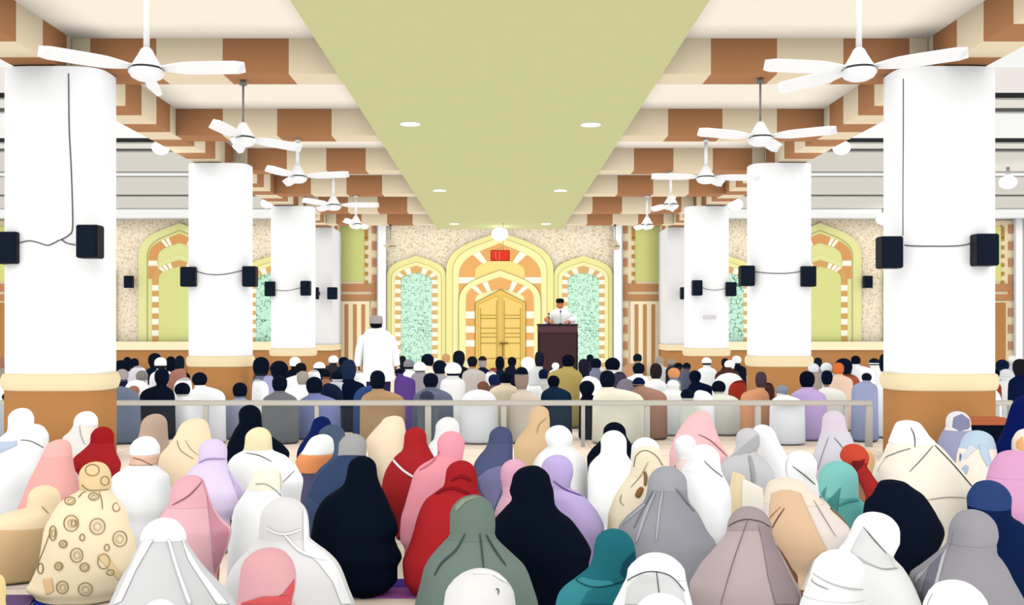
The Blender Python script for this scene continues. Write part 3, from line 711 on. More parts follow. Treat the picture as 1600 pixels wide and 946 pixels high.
def W(label, yb, rows, ny, hc, bc, dip=0, hn='head_scarf', bn='robe', mid=None, low=None, fold_shade_and_print=(), group='veiled women seated in the foreground', seg=32, thick=1.0, skin=None, neckgap=0, fold=.035, D=None, rnd=True):
    """one seated person: rows = silhouette 'y xl xr, ...'; ny = picture row where the head covering ends; mid / low = further pieces (name, colour, y0, y1)"""
    NP[0] += 1; rows = [tuple(float(v) for v in r.split()) for r in rows.split(',')] if isinstance(rows, str) else rows
    D = D or 1.6*F/(yb-VY); yb = VY+1.6*F/D; s = F/D; c = Cloth(rows, yb-1.5, D, ny, fold, NP[0], thick); c.round = rnd
    xc = ((rows[1][1]+rows[1][2])/2-VX)/s; base = c.row(yb-8)[0]
    root = empty('person', (base, D, 0), label, 'person', group)
    if seg < 30: c.knee = .05
    y0 = c.y0
    hx, hw = c.row(y0+(ny-y0)*.5); hgt = (yb-y0)/s
    sh = c.row(ny+(yb-ny)*.3)[1]
    sw = min(hw/.09, sh/.27, hgt/.8, 1.2, c.row(yb-14)[1]/.24, min(c.row(ny+(yb-ny)*q)[1] for q in (.25, .45, .65))/.26 if sh > .12 else 9)*.9; sw *= max(.72, 1-1.1*max(0, abs(c.row(yb-8)[0]-hx)-.08)); sw = max(sw, .5*hw/.09); hh = hgt*.85; bx = c.row(ny+(yb-ny)*.6)[0]; bx = max(hx-.22, min(hx+.22, bx))
    bo = put_body(root, bx, D+.028*sw, (hgt-.022)/.862, sw, skin or SKINS[NP[0] % 4]); bo.rotation_euler = (0, math.atan2(hx-bx, hh), 0)
    lo = ny+max(0, dip); hi = ny-max(0, -dip)-4
    c.piece(hn, mat(hc), y0, ny, root, seg, dip=dip, closed=False)
    last = yb-1.5; cuts = [(bn, bc, ny+neckgap if neckgap else hi-2, last)]
    if low: cuts = [(bn, bc, ny+neckgap if neckgap else hi-2, low[2]+3), (low[0], low[1], low[2], last)]
    for nm, col, a, b in cuts:
        rb = c.piece(nm, mat(col), a, b, root, seg, sc0=.96)
        if nm == bn: robe_o = rb
    if mid:
        for nm, col, a, b in mid: 
            o = c.piece(nm, mat(col), a, b, root, seg, scall=1.035)
    if fold_shade_and_print:
        cols = []; bms = bmesh.new()  # strips and patches colour fold shade, highlights, seams and prints onto the cloth
        for f in fold_shade_and_print:
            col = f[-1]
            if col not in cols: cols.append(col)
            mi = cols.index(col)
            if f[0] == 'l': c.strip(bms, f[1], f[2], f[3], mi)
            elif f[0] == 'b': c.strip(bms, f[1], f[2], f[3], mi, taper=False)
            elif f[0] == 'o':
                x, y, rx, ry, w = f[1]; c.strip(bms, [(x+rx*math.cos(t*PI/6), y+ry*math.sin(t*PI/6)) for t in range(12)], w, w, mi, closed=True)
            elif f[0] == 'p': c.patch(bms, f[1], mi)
        from_bm('fold_shade_and_print', bms, [mat(q) for q in cols], robe_o, True)
    return root, c
WH = '#FFFFFF'; LN = '#5A5A5C'; BK = '#07101F'
def l(*p, w=1.0, c=LN, w2=None): return ('l', list(p), w, w2 or w, c)
def b(*p, w=1.0, c=LN, w2=None): return ('b', list(p), w, w2 or w, c)
def p(*q, c): return ('p', list(q), c)
# ---- nearest rows, bottom of the picture
W('pale yellow head only just showing in the bottom left corner', 1280, '897 -22 -2,905 -32 5,920 -36 9,940 -38 8,955 -40 10,980 -60 20,1050 -95 35', 950, '#F7DC9B', '#F0D9A8')
W('woman in cream hood and tan robe at the left edge', 906, '759 58 78,765 50 87,778 45 94,792 43 96,801 12 96,815 -22 96,850 -40 90,900 -42 76,925 -36 66', 820, '#FCE3BB', '#DEBB8B', bn='robe',
  fold_shade_and_print=[l((65, 792), (76, 803), c='#9A7A50', w=.9), l((95, 798), (90, 812), (80, 832), w=1, c='#B99468'), b((0, 922), (45, 928), (66, 920), w=4, w2=2, c='#F1C9A9')])
rings = [(443, 433, 24, 26), (608, 453, 25, 26), (750, 530, 23, 25), (477, 633, 20, 23), (393, 563, 13, 12), (365, 702, 13, 13), (527, 708, 15, 14), (388, 833, 19, 20), (532, 845, 23, 21), (436, 292, 17, 13),
         (585, 265, 17, 12), (328, 495, 11, 24), (728, 332, 12, 14), (648, 672, 20, 24), (250, 715, 9, 17), (512, 522, 8, 11), (668, 585, 8, 11), (460, 433, 9, 11), (690, 740, 12, 9)]
W('woman in cream robe printed with brown rings, at lower left', 936, '722 138 160,728 129 168,740 125 173,756 125 174,766 126 172,772 114 176,785 96 187,800 85 196,830 71 203,850 68 209,880 62 212,905 52 204,918 44 198,930 58 190', 766, '#EDD3A0', '#FBE8C4',
  fold_shade_and_print=[('o', (x/4, 710+y/4, rx/2.1, ry/2.1, 1.2), '#A98A5C') for x, y, rx, ry in rings]+[('o', (x/4, 710+y/4, rx/4.2, ry/4.2, 1.6), '#E8CB93') for x, y, rx, ry in rings[:12]]
  +[('o', (144, 735, 11, 9, .9), '#9B7F55'), ('o', (164, 752, 6.5, 7, .9), '#9B7F55'), b((127, 758), (140, 767), (172, 765), w=1, c='#9B7F55'), l((122, 778), (128, 771), (134, 769), w=1.3, c='#8F744C'), l((155, 769), (159, 783), (160, 797), w=1.1, c='#8F744C'),
     p((150, 868), (164, 864), (190, 898), (186, 908), c='#F1D6A4'), l((78, 830), (68, 858), (44, 915), w=1, c='#CDAE7B'), p((66, 905), (80, 903), (84, 925), (72, 930), c='#F0C795')])
W('woman in light grey robe with a white veil cap and white stripe, bottom left', 1120, '810 243 268,814 233 279,824 224 288,835 221 291,845 221 291,860 213 299,880 205 312,900 192 328,920 183 346,946 172 366,1000 160 390', 844, WH, '#D9D9D9', dip=-4,
  fold_shade_and_print=[b((263, 843), (277, 890), (297, 946), w=4, w2=6, c=WH), p((284, 844), (291, 845), (300, 870), (330, 905), (366, 946), (340, 946), (300, 885), (293, 872), c=WH), p((222, 846), (240, 843), (213, 890), (190, 940), (176, 946), c='#EFEEEE')])  # white strip and side panels paint highlights onto the grey cloth
W('top of a white veil at the bottom edge under the light grey robe', 1290, '938 240 258,941 232 266,948 226 272,960 222 275,985 218 278,1040 190 310', 985, WH, WH)
W('woman in white robe with a rounded pale grey hood, bottom left of centre', 1036, '778 436 454,782 424 466,790 414 476,805 408 481,822 406 483,840 404 484,850 396 494,862 386 510,880 368 527,900 357 537,920 350 544,946 338 554,1000 325 565', 838, '#E5E3E1', '#E8E6E4', dip=4,
  fold_shade_and_print=[b((416, 826), (432, 834), (450, 835), (470, 828), w=3, c=WH), p((474, 795), (482, 815), (484, 838), (510, 866), (528, 885), (553, 946), (534, 946), (520, 910), (497, 880), (474, 860), (474, 840), c=WH), l((444, 836), (470, 862), (510, 876), w=5, c=WH)])
W('pale salmon head with a deeper red lower edge, bottom left of centre', 1204, '857 410 430,861 397 443,870 386 452,885 378 460,900 376 463,920 374 462,938 372 458,960 360 470,1000 345 490', 950, '#E4ABAF', '#DE6064',
  fold_shade_and_print=[p((368, 946), (414, 932), (424, 938), (440, 932), (461, 905), (461, 920), (455, 946), c='#DE5E60')])
W('woman in black, large figure left of centre', 932, '713 557 575,718 549 583,728 544 588,745 541 590,757 537 594,767 524 599,778 508 604,795 496 611,812 490 619,830 487 623,842 485 617,855 488 621,872 497 628,887 508 621,905 520 621,920 535 610,930 548 594', 760, BK, BK)
W('woman in olive grey hijab with dark creases, bottom centre', 1040, '774 728 752,779 717 762,790 708 769,805 703 773,822 703 774,834 703 773,846 694 780,858 683 792,870 673 805,887 663 821,915 656 832,946 648 841,1000 640 848', 840, '#6F7F75', '#72827A', bn='veil',
  fold_shade_and_print=[l((727, 834), (712, 860), (690, 880), (678, 900), w=3.2, c='#3F5551'), l((750, 834), (753, 860), (756, 890), w=2.6, c='#3F5551'), l((760, 836), (775, 862), (791, 884), w=3.2, c='#3F5551'), p((711, 792), (722, 780), (745, 774), (755, 776), (730, 783), (712, 800), c='#8F9986')])  # dark strips paint shade into the creases
W('white rounded veil at the bottom edge in front of the olive grey hijab', 1280, '890 735 765,894 720 782,902 707 793,915 699 800,932 695 804,950 693 806,980 690 808,1040 660 840', 975, '#E9E8E5', WH,
  fold_shade_and_print=[l((775, 921), (779, 922), (779, 930), w=1.6, c='#4A4A4A'), p((740, 893), (765, 891), (790, 902), (798, 915), (770, 899), (740, 897), c=WH)])
W('woman in dark teal hijab with a lighter teal cape, bottom centre', 1144, '827 949 969,831 940 978,840 932 986,855 928 992,870 926 994,885 921 993,897 908 988,908 893 984,920 879 985,932 871 990,946 868 996,1000 860 1010', 905, '#236C78', '#3B8C95', dip=10,
  fold_shade_and_print=[b((897, 905), (915, 915), (935, 918), (960, 914), (979, 907), w=1.1, c='#123C46'), p((920, 922), (945, 918), (990, 908), (996, 946), (906, 946), c='#27727E'), p((992, 862), (994, 886), (978, 906), (970, 896), (974, 880), c='#16495A')])
W('woman in white cap and veil with a grey band, bottom right of centre', 1225, '865 1013 1038,868 1000 1052,876 988 1063,888 981 1069,902 979 1071,915 973 1074,930 966 1078,946 958 1082,1000 940 1095', 905, WH, WH, dip=-8,
  fold_shade_and_print=[p((980, 918), (1000, 901), (1026, 895), (1048, 901), (1066, 918), (1072, 946), (976, 946), c='#E6E6E6'), b((979, 908), (1003, 896), (1026, 894), (1050, 902), (1070, 924), w=1, c='#3B3B3B'), b((1026, 895), (1030, 927), w=1.1, c='#222222')])
W('white veil top at the bottom edge, below the white cap with grey band', 1345, '929 1022 1046,932 1008 1060,938 998 1070,946 992 1076,965 988 1080,1000 984 1084,1060 955 1110', 1000, WH, WH)
W('woman in mauve grey hijab and long cape, bottom right of centre', 1074, '792 1160 1180,796 1151 1190,805 1143 1198,818 1137 1204,832 1135 1206,845 1127 1209,860 1115 1217,880 1098 1228,900 1086 1238,917 1078 1247,935 1080 1252,960 1085 1255', 830, '#A99B9A', '#BDACAB', dip=-8,
  fold_shade_and_print=[b((1136, 824), (1150, 816), (1168, 812), (1190, 816), (1204, 824), w=1, c='#473B40'), l((1168, 814), (1145, 880), (1126, 946), w=.8, c='#6E5F62'), p((1184, 818), (1204, 828), (1217, 862), (1230, 890), (1250, 932), (1250, 946), (1212, 946), (1200, 900), (1192, 850), c='#A08F92')])  # darker mauve patch paints the shaded side of the cape
W('woman in white veil with a grey folded panel, bottom right', 1092, '801 1356 1376,804 1347 1387,814 1337 1397,828 1330 1404,845 1322 1404,857 1312 1399,868 1303 1394,885 1292 1408,904 1286 1420,925 1280 1430,946 1275 1437', 866, WH, '#E8E8E6',
  fold_shade_and_print=[p((1349, 824), (1364, 845), (1391, 868), (1400, 889), (1380, 890), (1350, 880), (1328, 862), c='#E1E1E0'), l((1349, 824), (1368, 846), (1386, 866), w=1.3, c='#4A4A4A'), b((1305, 861), (1330, 866), (1360, 882), (1383, 890), (1404, 888), w=.8, c='#AAA9A7')])
W('white veiled figure with faint seam lines at the bottom, left of the grey folded panel', 1215, '860 1300 1322,863 1289 1333,870 1279 1341,882 1271 1347,898 1266 1351,915 1261 1352,930 1255 1353,950 1249 1355,1000 1235 1370', 930, WH, WH,
  fold_shade_and_print=[l((1268, 896), (1295, 911), (1325, 920), (1350, 922), w=.8, c='#A6A6A6'), l((1263, 905), (1278, 915), (1296, 922), w=1, c='#6A6A6A')])
W('woman in medium grey hijab with a light stripe, bottom right', 1084, '797 1510 1530,801 1500 1540,810 1490 1549,822 1484 1555,837 1482 1557,850 1479 1554,862 1468 1554,873 1456 1562,885 1442 1570,902 1424 1578,920 1425 1588,946 1434 1600', 848, '#A09DA3', '#9B989E',
  fold_shade_and_print=[b((1486, 832), (1474, 870), (1462, 915), w=4, w2=5.5, c='#C9C7CC'), p((1478, 832), (1480, 838), (1455, 880), (1428, 915), (1424, 904), (1444, 880), c='#B5B3B5'), p((1478, 842), (1462, 900), (1454, 944), (1436, 940), (1450, 890), c='#7C7A86')])
W('white rounded veil at the bottom edge with a sliver of orange cheek', 1306, '908 1482 1505,911 1466 1521,918 1452 1532,930 1446 1538,946 1443 1541,975 1440 1544,1040 1410 1575', 985, WH, WH, fold_shade_and_print=[p((1444, 935), (1450, 928), (1448, 946), (1443, 946), c='#DE7C4C')])
W('woman with blue head covering and dark navy robe at the right edge', 990, '751 1532 1558,755 1521 1568,764 1514 1575,778 1511 1578,795 1512 1577,806 1519 1578,815 1530 1592,830 1540 1608,870 1545 1625,946 1550 1645', 790, '#2E4476', '#0D2149', dip=4)
# ---- second row
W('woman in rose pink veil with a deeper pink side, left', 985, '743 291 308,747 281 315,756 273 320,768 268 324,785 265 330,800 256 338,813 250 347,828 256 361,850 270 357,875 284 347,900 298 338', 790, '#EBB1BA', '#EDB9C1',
  fold_shade_and_print=[l((317, 752), (295, 775), (268, 790), w=1.5, c='#7C4048'), p((320, 748), (335, 775), (361, 826), (352, 868), (336, 898), (330, 840), (325, 790), c='#D394A2')])  # deeper pink patch paints the shaded side of the veil
W('woman in white robe with a cream trimmed hood, left of the big black figure', 950, '729 412 428,732 404 434,740 397 439,752 391 441,768 384 441,782 374 443,797 366 455,815 363 462,840 359 468,862 357 474', 764, '#FBF7E3', WH, fold_shade_and_print=[b((399, 757), (415, 757), (430, 766), (440, 776), w=.9, c='#9B9B8A'), b((440, 740), (441, 775), w=.9, c='#888888')])
W('woman in red hijab in front of the pink veil, centre', 932, '720 712 730,724 703 738,732 698 743,745 696 745,758 694 746,768 682 748,780 666 756,795 657 766,812 651 776,827 647 782,850 640 788,880 629 790,905 631 786,920 640 778,930 650 765', 768, '#A92227', '#AE262B',
  fold_shade_and_print=[l((704, 752), (720, 745), (737, 752), w=5, c='#8E1A20'), l((680, 772), (705, 763), (735, 773), w=5, c='#8A181D')])
W('woman in black hijab and robe, right of centre', 964, '728 820 845,732 809 852,742 802 858,755 799 861,768 796 865,780 800 866,790 792 868,800 783 876,812 773 892,830 771 906,850 774 919,862 778 924,885 790 920,920 815 925', 786, BK, BK)
W('woman in lavender hijab behind the black figure, right of centre', 912, '711 862 881,715 853 889,725 847 894,738 845 896,752 847 893,762 850 891,772 850 908,786 855 922,803 862 935,827 870 944,857 880 938', 762, '#C7B2E4', '#CBB8E8', fold_shade_and_print=[l((864, 752), (885, 766), (917, 777), w=2, c='#6A4FA0')])
W('woman in cool grey hijab with long light pleats, right of centre', 948, '729 1033 1053,733 1022 1063,742 1015 1070,755 1012 1073,772 1010 1074,785 1005 1077,797 992 1087,812 976 1096,828 966 1104,854 968 1120,880 975 1120,910 985 1115', 764, '#A5A6AB', '#9B9AA1',
  fold_shade_and_print=[l((1036, 764), (1030, 800), (1025, 848), w=3, c='#BCBCC2'), l((1024, 768), (1008, 805), (993, 850), w=5, c='#B4B4BA'), l((1020, 768), (1004, 796), (990, 826), w=3, c='#85848C'), l((1056, 764), (1066, 775), (1085, 800), w=3, c='#86858D'), l((1010, 785), (985, 805), (968, 822), w=7, c='#B9BFC6')])  # pale and dark strips paint light and shade along the pleats
W('woman in peach veil under a sheer beige outer veil, right of centre', 985, '747 1215 1243,751 1205 1252,760 1198 1260,775 1194 1275,795 1193 1296,812 1195 1314,826 1200 1326,845 1208 1318,865 1220 1300,900 1235 1265', 785, '#EFE0CD', '#E7DCD2',
  fold_shade_and_print=[p((1205, 772), (1222, 766), (1240, 767), (1252, 772), (1262, 795), (1280, 835), (1293, 862), (1270, 875), (1250, 925), (1235, 890), (1206, 850), (1201, 800), c='#E0BD9B'), l((1226, 794), (1214, 812), (1204, 830), w=2, c='#6E5240'), l((1220, 792), (1206, 806), (1201, 812), w=1, c='#8A6B53'), l((1272, 782), (1290, 812), (1307, 840), w=.9, c='#A89C92')])
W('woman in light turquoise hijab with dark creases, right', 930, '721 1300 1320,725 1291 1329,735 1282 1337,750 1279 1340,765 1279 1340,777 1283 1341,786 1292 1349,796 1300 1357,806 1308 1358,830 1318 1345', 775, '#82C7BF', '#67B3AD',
  fold_shade_and_print=[p((1291, 761), (1288, 778), (1280, 775), c='#4D918B'), p((1314, 762), (1310, 785), (1309, 800), (1290, 785), (1302, 775), c='#4D918B'), l((1310, 792), (1325, 785), (1343, 782), w=3.5, c='#4D918B')])  # deep teal patches paint the shaded folds
W('woman in black robe leaning behind the white veils, right', 960, '750 1384 1402,753 1376 1412,762 1369 1425,772 1364 1440,785 1352 1450,805 1350 1462,830 1352 1473,850 1360 1467,880 1375 1445,910 1390 1430', 775, '#0B1426', '#0B1426')
W('woman in orchid pink robe at the right edge', 905, '704 1570 1598,708 1561 1607,718 1553 1616,735 1545 1622,755 1541 1628,790 1545 1640,830 1565 1650', 745, '#DFA3CA', '#DFA3CA')
# ---- third row
W('woman in salmon pink veil, far left', 858, '687 85 102,690 79 108,698 73 111,712 67 113,730 58 115,750 48 120,775 38 124,800 29 120', 712, '#F8BAB2', '#F4B0A8')
W('woman in dark red hijab, left, beside the nearest column', 826, '667 153 168,670 147 174,678 143 178,690 142 178,702 132 179,715 117 184,727 112 188,738 122 186,760 130 185', 692, '#A01D22', '#A92529')
W('white veiled figure at the left edge in front of another white veil', 830, '663 42 64,666 34 71,675 29 76,688 29 76,697 29 75,705 14 74,718 -5 72,740 -25 70,780 -40 60', 690, WH, WH, dip=3, fold_shade_and_print=[b((32, 688), (48, 690), (68, 700), w=1.1, c=LN)])
W('white veiled figure by the left edge, farther back with a pale blue robe hem', 768, '638 26 43,641 19 49,650 14 53,662 14 53,672 13 50,685 0 48,700 -15 52', 672, WH, '#F2F5FA', fold_shade_and_print=[p((-10, 692), (30, 688), (28, 696), (-10, 712), c='#BFCBE0')])
W('woman with white cap and pale grey veil against the nearest left column', 778, '643 128 143,646 121 149,654 117 153,663 116 153,674 110 151,685 99 150,700 100 155', 664, WH, '#E9E4DF', fold_shade_and_print=[p((124, 664), (150, 666), (146, 676), (134, 696), (127, 680), c='#F9EADB'), l((124, 665), (126, 680), (132, 695), w=.9, c='#BBAAA0')])
W('person in white robe and round white cap with peach neck, left', 856, '682 218 238,685 210 245,693 205 249,705 204 250,713 204 248,720 206 244,727 202 244,735 190 252,745 177 263,760 174 265,790 178 268,815 188 262', 712, WH, WH, hn='cap', low=None, mid=[('neck', '#F3C7AD', 710, 726)], skin='#E9A988', fold_shade_and_print=[b((208, 716), (222, 720), (238, 728), w=1.1, c='#7D4A3C')])
W('woman in tan brown veil behind the railing line, left', 785, '647 236 250,650 228 257,660 222 261,675 219 262,690 216 263,705 222 268', 680, '#C0A692', '#C0A692')
W('woman in pale peach veil, left, right of the tan brown one', 800, '654 301 313,657 290 322,667 281 326,680 275 329,697 263 331,712 251 334,730 248 336,760 254 336', 690, '#FBE1BE', '#FAE0BD', fold_shade_and_print=[l((276, 688), (282, 704), (303, 718), w=1, c='#8D7A5F'), l((289, 688), (298, 702), (310, 712), w=.8, c='#A08B6C')])
W('woman in pale lavender hijab, left', 864, '686 325 342,689 317 349,698 311 355,712 311 355,722 309 354,733 298 359,748 289 368,769 284 382,790 300 376,815 320 358', 719, '#E3D1F0', '#E6D6F3', fold_shade_and_print=[l((310, 724), (325, 718), (354, 718), w=2.2, c='#A88FC0'), p((356, 735), (364, 742), (384, 770), (375, 785), (366, 762), c='#CBB9E0')])  # violet strip paints the neck shadow, the patch a shaded side
W('woman in black hijab and robe behind the yellow cap, left of centre', 772, '633 383 397,636 377 403,645 373 408,660 374 409,670 368 411,682 362 424,695 356 441,710 354 452,722 356 450', 664, BK, BK)
W('woman in white robe and pale yellow head covering, left of centre', 830, '668 396 413,671 389 420,680 384 424,692 383 425,703 381 426,712 366 445,725 357 459,738 358 474,752 362 489,775 368 484,800 375 480', 704, '#F6E8BE', WH, fold_shade_and_print=[l((383, 708), (405, 712), (425, 722), w=1.2, c='#5A5A5A'), l((461, 735), (450, 746), (440, 755), w=1, c='#7A7A7A')])
W('woman in navy hijab behind the slate blue hood, left of centre', 794, '651 498 508,654 492 513,662 488 517,672 485 519,685 477 521,697 468 521,710 464 519', 676, '#10205A', '#10205A')
W('woman in slate blue hood behind the white headcloth', 815, '664 512 526,667 505 533,675 499 538,686 496 541,700 494 545,730 490 550', 700, '#4C5B74', '#4C5B74')
W('woman with white headcloth and orange shoulder, leaning left of the grey cap', 858, '679 498 510,682 490 516,690 482 521,702 475 522,712 468 519,722 463 511,735 468 506,750 474 503,780 470 510', 711, '#F9FDFB', '#5A5672', mid=[('orange_collar', '#F29C64', 709, 738)])
W('woman in slate blue robe with round grey cap, left of centre', 880, '678 543 560,681 535 568,690 530 573,702 529 573,712 528 572,722 512 575,735 497 578,748 489 585,765 481 590,785 477 598,815 484 600', 712, '#A7A5A4', '#3D4F70', dip=-3, fold_shade_and_print=[p((535, 712), (572, 712), (560, 735), (548, 760), (520, 775), (500, 790), (482, 775), (492, 750), (510, 730), c='#374767')])
W('woman in long pale peach veil, left of the red hijab with white band', 792, '650 610 622,653 602 628,662 594 632,675 582 634,690 572 634,705 574 634,730 580 630,765 594 628', 674, '#FBE3C5', '#FBE3C5')
W('woman in red hijab crossed by a thin white band, centre left', 842, '668 642 657,671 636 663,680 632 666,692 631 667,703 629 672,712 619 677,722 611 683,740 601 688,765 596 690,790 604 688,820 618 680', 700, '#AB2529', '#AA282B', fold_shade_and_print=[b((612, 717), (622, 728), (632, 737), (646, 746), w=3.4, c='#F5EEEE')])
W('woman in off white hijab behind the pink one, centre', 796, '652 692 708,655 686 714,663 681 718,676 680 718,686 678 719,696 670 722,712 668 725', 680, '#ECEBE9', '#F0EFEC')
W('woman in bright pink hijab, centre', 885, '674 696 714,677 688 722,687 683 726,700 683 726,710 684 724,718 674 723,728 657 724,740 647 730,760 641 735,785 634 738,815 626 742,842 625 742,858 632 738', 712, '#F4A0AD', '#F39CA9', fold_shade_and_print=[l((686, 706), (675, 722), (655, 735), w=3, c='#D97A8A')])
W('woman in slate violet hijab and veil, centre', 842, '667 776 790,670 770 796,678 765 800,690 763 801,700 759 801,712 749 801,725 741 802,740 738 803,770 746 800', 692, '#4B5474', '#52597A', fold_shade_and_print=[p((760, 735), (780, 728), (795, 731), (790, 755), (772, 795), (752, 770), (745, 748), c='#77749A')])
W('woman in light pink hijab partly hidden by the black figure, centre', 902, '718 797 812,721 789 819,731 783 823,745 782 823,757 784 820,770 785 820,785 779 822,802 773 825', 760, '#E6AFC5', '#EDB9CC')
W('woman in tan hijab just behind the railing end of white robes, centre right', 777, '635 838 851,638 832 856,648 828 858,660 827 859,672 820 859,685 809 859,700 803 858,725 804 850', 666, '#DDBC92', '#D9B98E', fold_shade_and_print=[l((854, 654), (842, 665), (839, 678), w=1, c='#A98558')])
W('woman in white hijab behind the lavender one, right of centre', 840, '665 864 883,668 856 889,677 851 894,688 852 895,697 856 894,706 846 905,718 836 914,732 832 918,760 833 919,790 840 919', 698, WH, '#FBFBFA')
W('woman in black head covering behind a white veil, right of centre', 805, '660 952 968,662 946 974,670 943 977,682 942 979,692 935 985,703 924 989,716 917 986,735 918 980', 682, BK, BK)
W('woman in white hijab and robe in front of the black head covering', 850, '673 950 968,676 942 975,685 938 979,698 939 979,708 938 979,718 928 984,730 920 990,750 918 992,790 918 990,825 930 985', 706, WH, WH)
W('woman with a round white head covering behind the cream hood, right of centre', 824, '684 999 1018,687 991 1026,697 987 1030,710 986 1032,725 985 1034,745 985 1036', 722, WH, '#FFFDF6')
W('woman in cream hood with two brown leaf marks, right of centre', 908, '697 1005 1020,700 997 1028,710 990 1034,725 987 1040,738 984 1046,752 976 1050,768 965 1050,785 957 1048,808 950 1044,828 949 1035', 742, '#F9EACD', '#FAECCF',
  fold_shade_and_print=[b((990, 730), (994, 712), (1008, 704), (1025, 712), (1036, 728), w=1, c='#8C7A58'), l((1013, 722), (1000, 745), (985, 762), w=.9, c='#A8946C'), ('l', [(1007, 737), (1009, 747), (1008, 760)], 5.5, 5.5, '#8A6B4A'), ('l', [(1004, 762), (999, 770), (995, 778)], 9, 11, '#8F6B3E'), l((971, 773), (969, 784), (975, 791), w=1, c='#7F6C4C')])
W('woman in coral pink pointed veil, right of centre', 778, '642 1091 1102,646 1083 1108,656 1073 1112,668 1063 1117,682 1055 1122,697 1049 1128,712 1046 1137,730 1046 1133', 690, '#F5C2C3', '#F4BEC0', fold_shade_and_print=[l((1091, 679), (1112, 690), (1137, 714), w=1.3, c='#8B4B50')])
W('woman with a small round white cap in front of the coral veil', 820, '680 1064 1078,683 1058 1084,692 1054 1088,704 1055 1088,714 1059 1085,728 1055 1090,750 1052 1092', 716, WH, '#FBE3DE')
W('woman in white hijab and wide white robe, right of centre', 892, '695 1090 1108,698 1081 1116,707 1075 1123,720 1073 1125,732 1067 1126,745 1061 1131,760 1058 1139,780 1058 1142,805 1064 1142,832 1074 1138,860 1084 1125', 735, WH, WH, fold_shade_and_print=[l((1100, 720), (1112, 732), (1130, 746), w=1.3, c='#555555')])
W('woman in light grey hijab with a darker fold, right', 838, '669 1160 1178,672 1153 1184,682 1150 1187,695 1150 1187,706 1147 1184,716 1137 1192,728 1126 1203,745 1124 1210,775 1132 1210', 706, '#CDCBCC', '#CBCBCD', fold_shade_and_print=[p((1186, 678), (1187, 695), (1180, 706), (1142, 714), (1155, 703), c='#B5B4B7'), l((1171, 712), (1176, 735), (1178, 760), w=7, c='#A9A9AD')])  # darker grey triangle and strip paint shade in the fold
W('woman in white hijab behind the light grey one, right', 818, '664 1184 1199,667 1177 1206,677 1174 1211,690 1180 1216,703 1186 1224,720 1190 1232,740 1192 1234', 700, WH, WH)
W('woman in white hijab with a long crease, right, left of the turquoise one', 900, '705 1241 1262,708 1232 1270,718 1227 1275,732 1226 1276,745 1228 1274,755 1230 1277,768 1228 1280,785 1224 1279', 750, WH, WH, fold_shade_and_print=[l((1238, 729), (1258, 744), (1275, 758), w=1.4, c='#3F3F3F'), b((1227, 745), (1225, 730), (1230, 715), w=1, c='#777777')])
W('woman in lilac grey pointed veil, right, in front of the railing end', 776, '642 1295 1310,645 1289 1316,655 1285 1320,668 1284 1322,683 1281 1330,698 1276 1334,715 1271 1330,740 1272 1325', 675, '#DCCDD8', '#D5D1DA', fold_shade_and_print=[l((1303, 684), (1312, 694), (1317, 701), w=1, c='#5E5A66'), l((1295, 682), (1285, 710), (1277, 735), w=1, c='#8F8B98')])
W('person in peach head covering just behind the bright red hijab', 845, '703 1352 1358,706 1346 1362,716 1344 1366,730 1344 1367,745 1350 1366', 730, '#F6C890', '#F8D0A0')
W('woman in bright red hijab with dark red robe, right', 880, '694 1325 1343,697 1317 1350,706 1312 1356,716 1313 1357,722 1318 1356,728 1327 1354,738 1335 1360,750 1340 1368,762 1344 1377,775 1346 1368', 722, '#CB4C38', '#A52B2B', fold_shade_and_print=[p((1331, 720), (1352, 718), (1350, 726), (1338, 738), (1332, 728), c='#7C1D20')])  # dark red patch paints the shadow at the neck
W('large figure in cream cape and white hood, right', 872, '657 1411 1426,660 1403 1434,670 1396 1443,683 1391 1452,693 1387 1463,705 1383 1475,718 1377 1486,730 1368 1497,748 1365 1511,765 1366 1521,795 1380 1515,835 1400 1505', 693, WH, '#FDF4E3',
  fold_shade_and_print=[l((1459, 696), (1442, 716), (1421, 738), w=1.1, c='#555045'), b((1367, 738), (1377, 719), (1400, 708), (1423, 701), w=1, c='#6A655A'), l((1423, 668), (1429, 682), (1430, 700), w=1.4, c='#444444'), b((1461, 696), (1490, 726), (1519, 760), w=1.2, c='#444444'), l((1450, 782), (1480, 778), (1512, 779), w=.9, c='#777264')])
W('woman in grey violet scarf with white edge, right of the nearest right column base', 780, '643 1490 1503,646 1483 1510,655 1478 1515,667 1478 1516,676 1472 1517,690 1467 1518,715 1466 1520', 672, '#E4E1E4', '#9A9CB8', fold_shade_and_print=[p((1490, 652), (1503, 647), (1515, 656), (1516, 670), (1500, 674), (1488, 668), c='#8587A3')])
W('woman in cream robe with pale blue patches, right', 838, '673 1519 1537,676 1511 1544,684 1505 1550,697 1500 1554,712 1496 1556,735 1495 1556', 700, '#BCD0E1', '#F6EBDC', fold_shade_and_print=[p((1530, 695), (1543, 697), (1550, 725), (1543, 730), (1532, 710), c='#BCCFE2'), p((1498, 708), (1503, 712), (1500, 722), (1490, 720), (1491, 710), c='#6D80A0'), p((1508, 727), (1514, 730), (1510, 742), (1500, 735), c='#B2C2D6'), p((1515, 695), (1527, 700), (1508, 718), (1500, 720), c='#D9DDE2')])
W('woman in deep navy robe at the right edge, far behind the orchid one', 765, '617 1597 1625,622 1587 1636,635 1580 1645,655 1574 1650,680 1566 1655,705 1556 1658', 660, '#061655', '#061655')
W('person in pale cream hood with orange face edge at the right edge', 842, '670 1594 1622,674 1587 1630,685 1582 1638,700 1581 1642,715 1583 1645', 705, '#FBE9DB', '#FBE3D0', fold_shade_and_print=[p((1588, 690), (1598, 682), (1600, 706), (1588, 702), c='#F3B277')])
